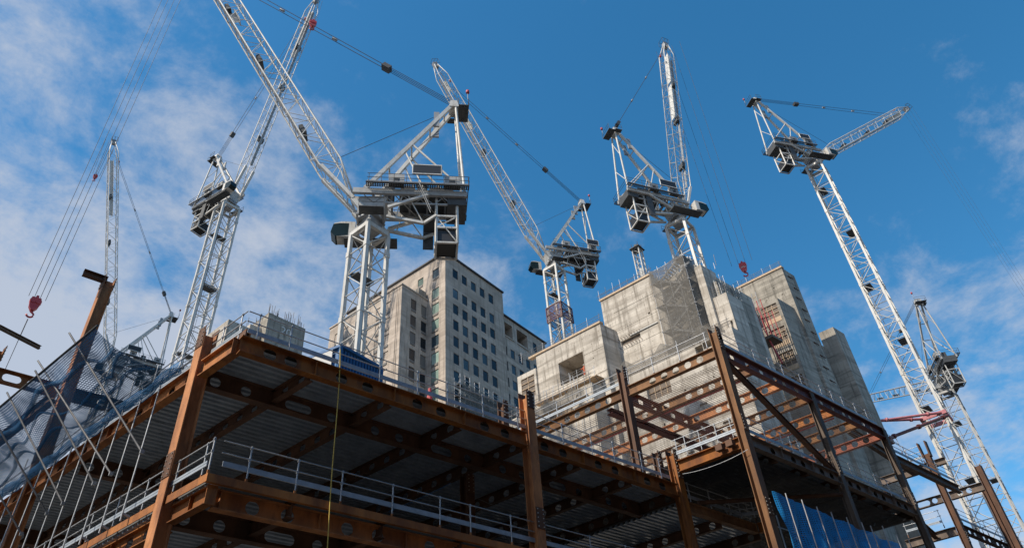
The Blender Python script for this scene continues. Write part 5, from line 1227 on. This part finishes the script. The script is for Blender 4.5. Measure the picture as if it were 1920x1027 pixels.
# ---- blue site container on the near deck
ck = plane((640, 648), UPZ, 18.8); c1v = axis(76.8); c2v = axis(-22)
ctn = thing('site_container', Vector((ck.x, ck.y, ZL1)), 'blue ribbed steel container with a white end panel on the near deck', 'container')
def fc(u, v, z): return Vector((ck.x, ck.y, 0))+c1v*u+c2v*v+UPZ*z
mb = MB(); mb.box(fc, 0.05, 2.2, 0.05, 2.0, ZL1+0.02, 18.76); mb.build('body', 'bluebox', ctn)
for k in range(14):
    u = 0.1+k*0.16; bar('rib', fc(u, 0.03, ZL1+0.15), fc(u, 0.03, 18.65), 0.045, 'bluebox', ctn, 'box', 0.03)
for k in range(9):
    v = 0.15+k*0.2; bar('rib', fc(0.03, v, ZL1+0.15), fc(0.03, v, 18.2), 0.04, 'bluebox', ctn, 'box', 0.03)
for (p, q) in ((fc(0, 0, 18.8), fc(2.25, 0, 18.8)), (fc(0, 0, 18.8), fc(0, 2.05, 18.8)), (fc(0, 0, ZL1), fc(0, 0, 18.8)), (fc(2.25, 0, ZL1), fc(2.25, 0, 18.8))):
    bar('corner_rail', p, q, 0.06, 'bluebox', ctn, 'box')
mb = MB(); mb.box(fc, -0.08, -0.05, 0.35, 2.0, 18.0, 18.7); mb.build('white_panel', 'letter', ctn)

# ---- yellow rope tied to the top rail
ya, yz_ = onB((637, 655), B0-0.05); yb = onB((616, 1027), B0-0.05)
pts = [U(ya, B0-0.08, yz_)]
for k in range(1, 15):
    q_ = k/14; pts.append(U(ya+(yb[0]-ya)*q_+0.02*math.sin(q_*9), B0-0.10-0.02*math.sin(q_*5), yz_+(yb[1]-2-yz_)*q_))
mb = MB(); mb.path(pts, 0.018, 5); tag(mb.build('rope', 'yellow'), 'yellow rope hanging plumb from the top rail past both storeys', 'rope')
# ---- black safety cord slung under the orange side beam
def cord(p, q, sag, r, m, name, label, n=16):
    pts = [p.lerp(q, k/n)-UPZ*(sag*4*(k/n)*(1-k/n)) for k in range(n+1)]
    mb = MB(); mb.path(pts, r, 5); return tag(mb.build(name, m), label, 'cord')
b1_, zz1 = onA((1280, 888), AR-0.2); b2_, zz2 = onA((1402, 842), AR-0.2)
cord(U(AR-0.2, b1_, zz1), U(AR-0.2, b2_, zz2), 0.16, 0.012, 'galv', 'cord', 'thin pale cord sagging under the bright orange side beam')
p_ = U(*onZ((868, 920), 15.0), 15.0); q_ = U(*onZ((1060, 975), 14.3), 14.3)
cord(p_, q_, 0.3, 0.012, 'grey', 'cord', 'thin grey cord looping under the near soffit beside the middle column')
p_ = U(*onZ((845, 905), 14.6), 14.6); q_ = U(*onZ((730, 958), 14.0), 14.0)
cord(p_, q_, 0.05, 0.015, 'netblue2' if False else 'bluebox', 'cord', 'blue cord running down from the inner column head')

# ---- red and white barrier cone on the near deck
rc = U(onB((805.7, 748), B0+0.7)[0], B0+0.7, ZL1)
cone = thing('barrier_cone', rc, 'small red and white cone standing by the top front rail', 'traffic cone')
mb = MB()
def ring(r, z): return [rc+Vector((r*math.cos(k*math.pi/6), r*math.sin(k*math.pi/6), z)) for k in range(12)]
rs = [(0.2, 0.03), (0.06, 1.05), (0.0, 1.07)]
for (r0, z0_), (r1, z1_) in zip(rs[:-1], rs[1:]): mb.add(ring(r0, z0_)+ring(r1, z1_), [(k, (k+1) % 12, 12+(k+1) % 12, 12+k) for k in range(12)])
mb.build('cone', 'red', cone)
mb = MB(); mb.add(ring(0.135, 0.45)+ring(0.105, 0.68), [(k, (k+1) % 12, 12+(k+1) % 12, 12+k) for k in range(12)]); mb.build('white_band', 'letter', cone)
mb = MB(); mb.box(lambda x_, y_, z_: rc+Vector((x_, y_, z_)), -0.22, 0.22, -0.22, 0.22, 0.0, 0.03); mb.build('foot', 'red', cone)

# ---- site worker leaning at the rail of the square opening
wb, wz_ = onA((1096, 690), 66.3); wp = U(66.3, wb, 48.27)
worker = thing('person', wp, 'person in an orange top and white helmet at the rail of the square opening', 'person')
def skin(name, verts, edges, radii, m, parent):
    me = bpy.data.meshes.new(name); me.from_pydata([tuple(v) for v in verts], edges, []); me.materials.append(MT[m])
    o = bpy.data.objects.new(name, me); col.objects.link(o); o.parent = parent
    md = o.modifiers.new('skin', 'SKIN'); md.use_smooth_shade = True
    for i, r in enumerate(radii): me.skin_vertices[0].data[i].radius = (r, r)
    me.skin_vertices[0].data[0].use_root = True
    o.modifiers.new('sub', 'SUBSURF').levels = 1; o.modifiers['sub'].render_levels = 1
    return o
fx, fy = Vector((-1, 0, 0)), BK
def wq(x_, y_, z_): return fx*x_+fy*y_+UPZ*z_
V_ = [wq(0, 0, .95), wq(.02, 0, 1.2), wq(.04, 0, 1.42), wq(.05, 0, 1.52), wq(.07, 0, 1.66),
      wq(.05, .2, 1.42), wq(.2, .26, 1.2), wq(.42, .2, 1.12), wq(.05, -.2, 1.42), wq(.2, -.26, 1.2), wq(.42, -.2, 1.12),
      wq(0, .1, .88), wq(.03, .12, .48), wq(0, .12, .06), wq(.14, .13, .04), wq(0, -.1, .88), wq(.03, -.12, .48), wq(0, -.12, .06), wq(.14, -.13, .04)]
skin('body', V_, [(0, 1), (1, 2), (2, 3), (3, 4), (2, 5), (5, 6), (6, 7), (2, 8), (8, 9), (9, 10), (0, 11), (11, 12), (12, 13), (13, 14), (0, 15), (15, 16), (16, 17), (17, 18)],
     [.15, .15, .16, .06, .10, .07, .05, .04, .07, .05, .04, .09, .065, .05, .04, .09, .065, .05, .04], 'orange', worker)
mb = MB(); hc = wp+wq(.07, 0, 1.70)
for j in range(4):
    pass
ringsH = [[hc+Vector((0.14*math.cos(a_)*math.cos(e_), 0.14*math.sin(a_)*math.cos(e_), 0.14*math.sin(e_))) for a_ in [k*math.pi/5 for k in range(10)]] for e_ in (0, 0.5, 1.0, 1.45)]
mb.add([p for r_ in ringsH for p in r_], [(i*10+k, i*10+(k+1) % 10, (i+1)*10+(k+1) % 10, (i+1)*10+k) for i in range(3) for k in range(10)]+[tuple(30+k for k in range(10))])
mb.build('helmet', 'letter', worker, True)
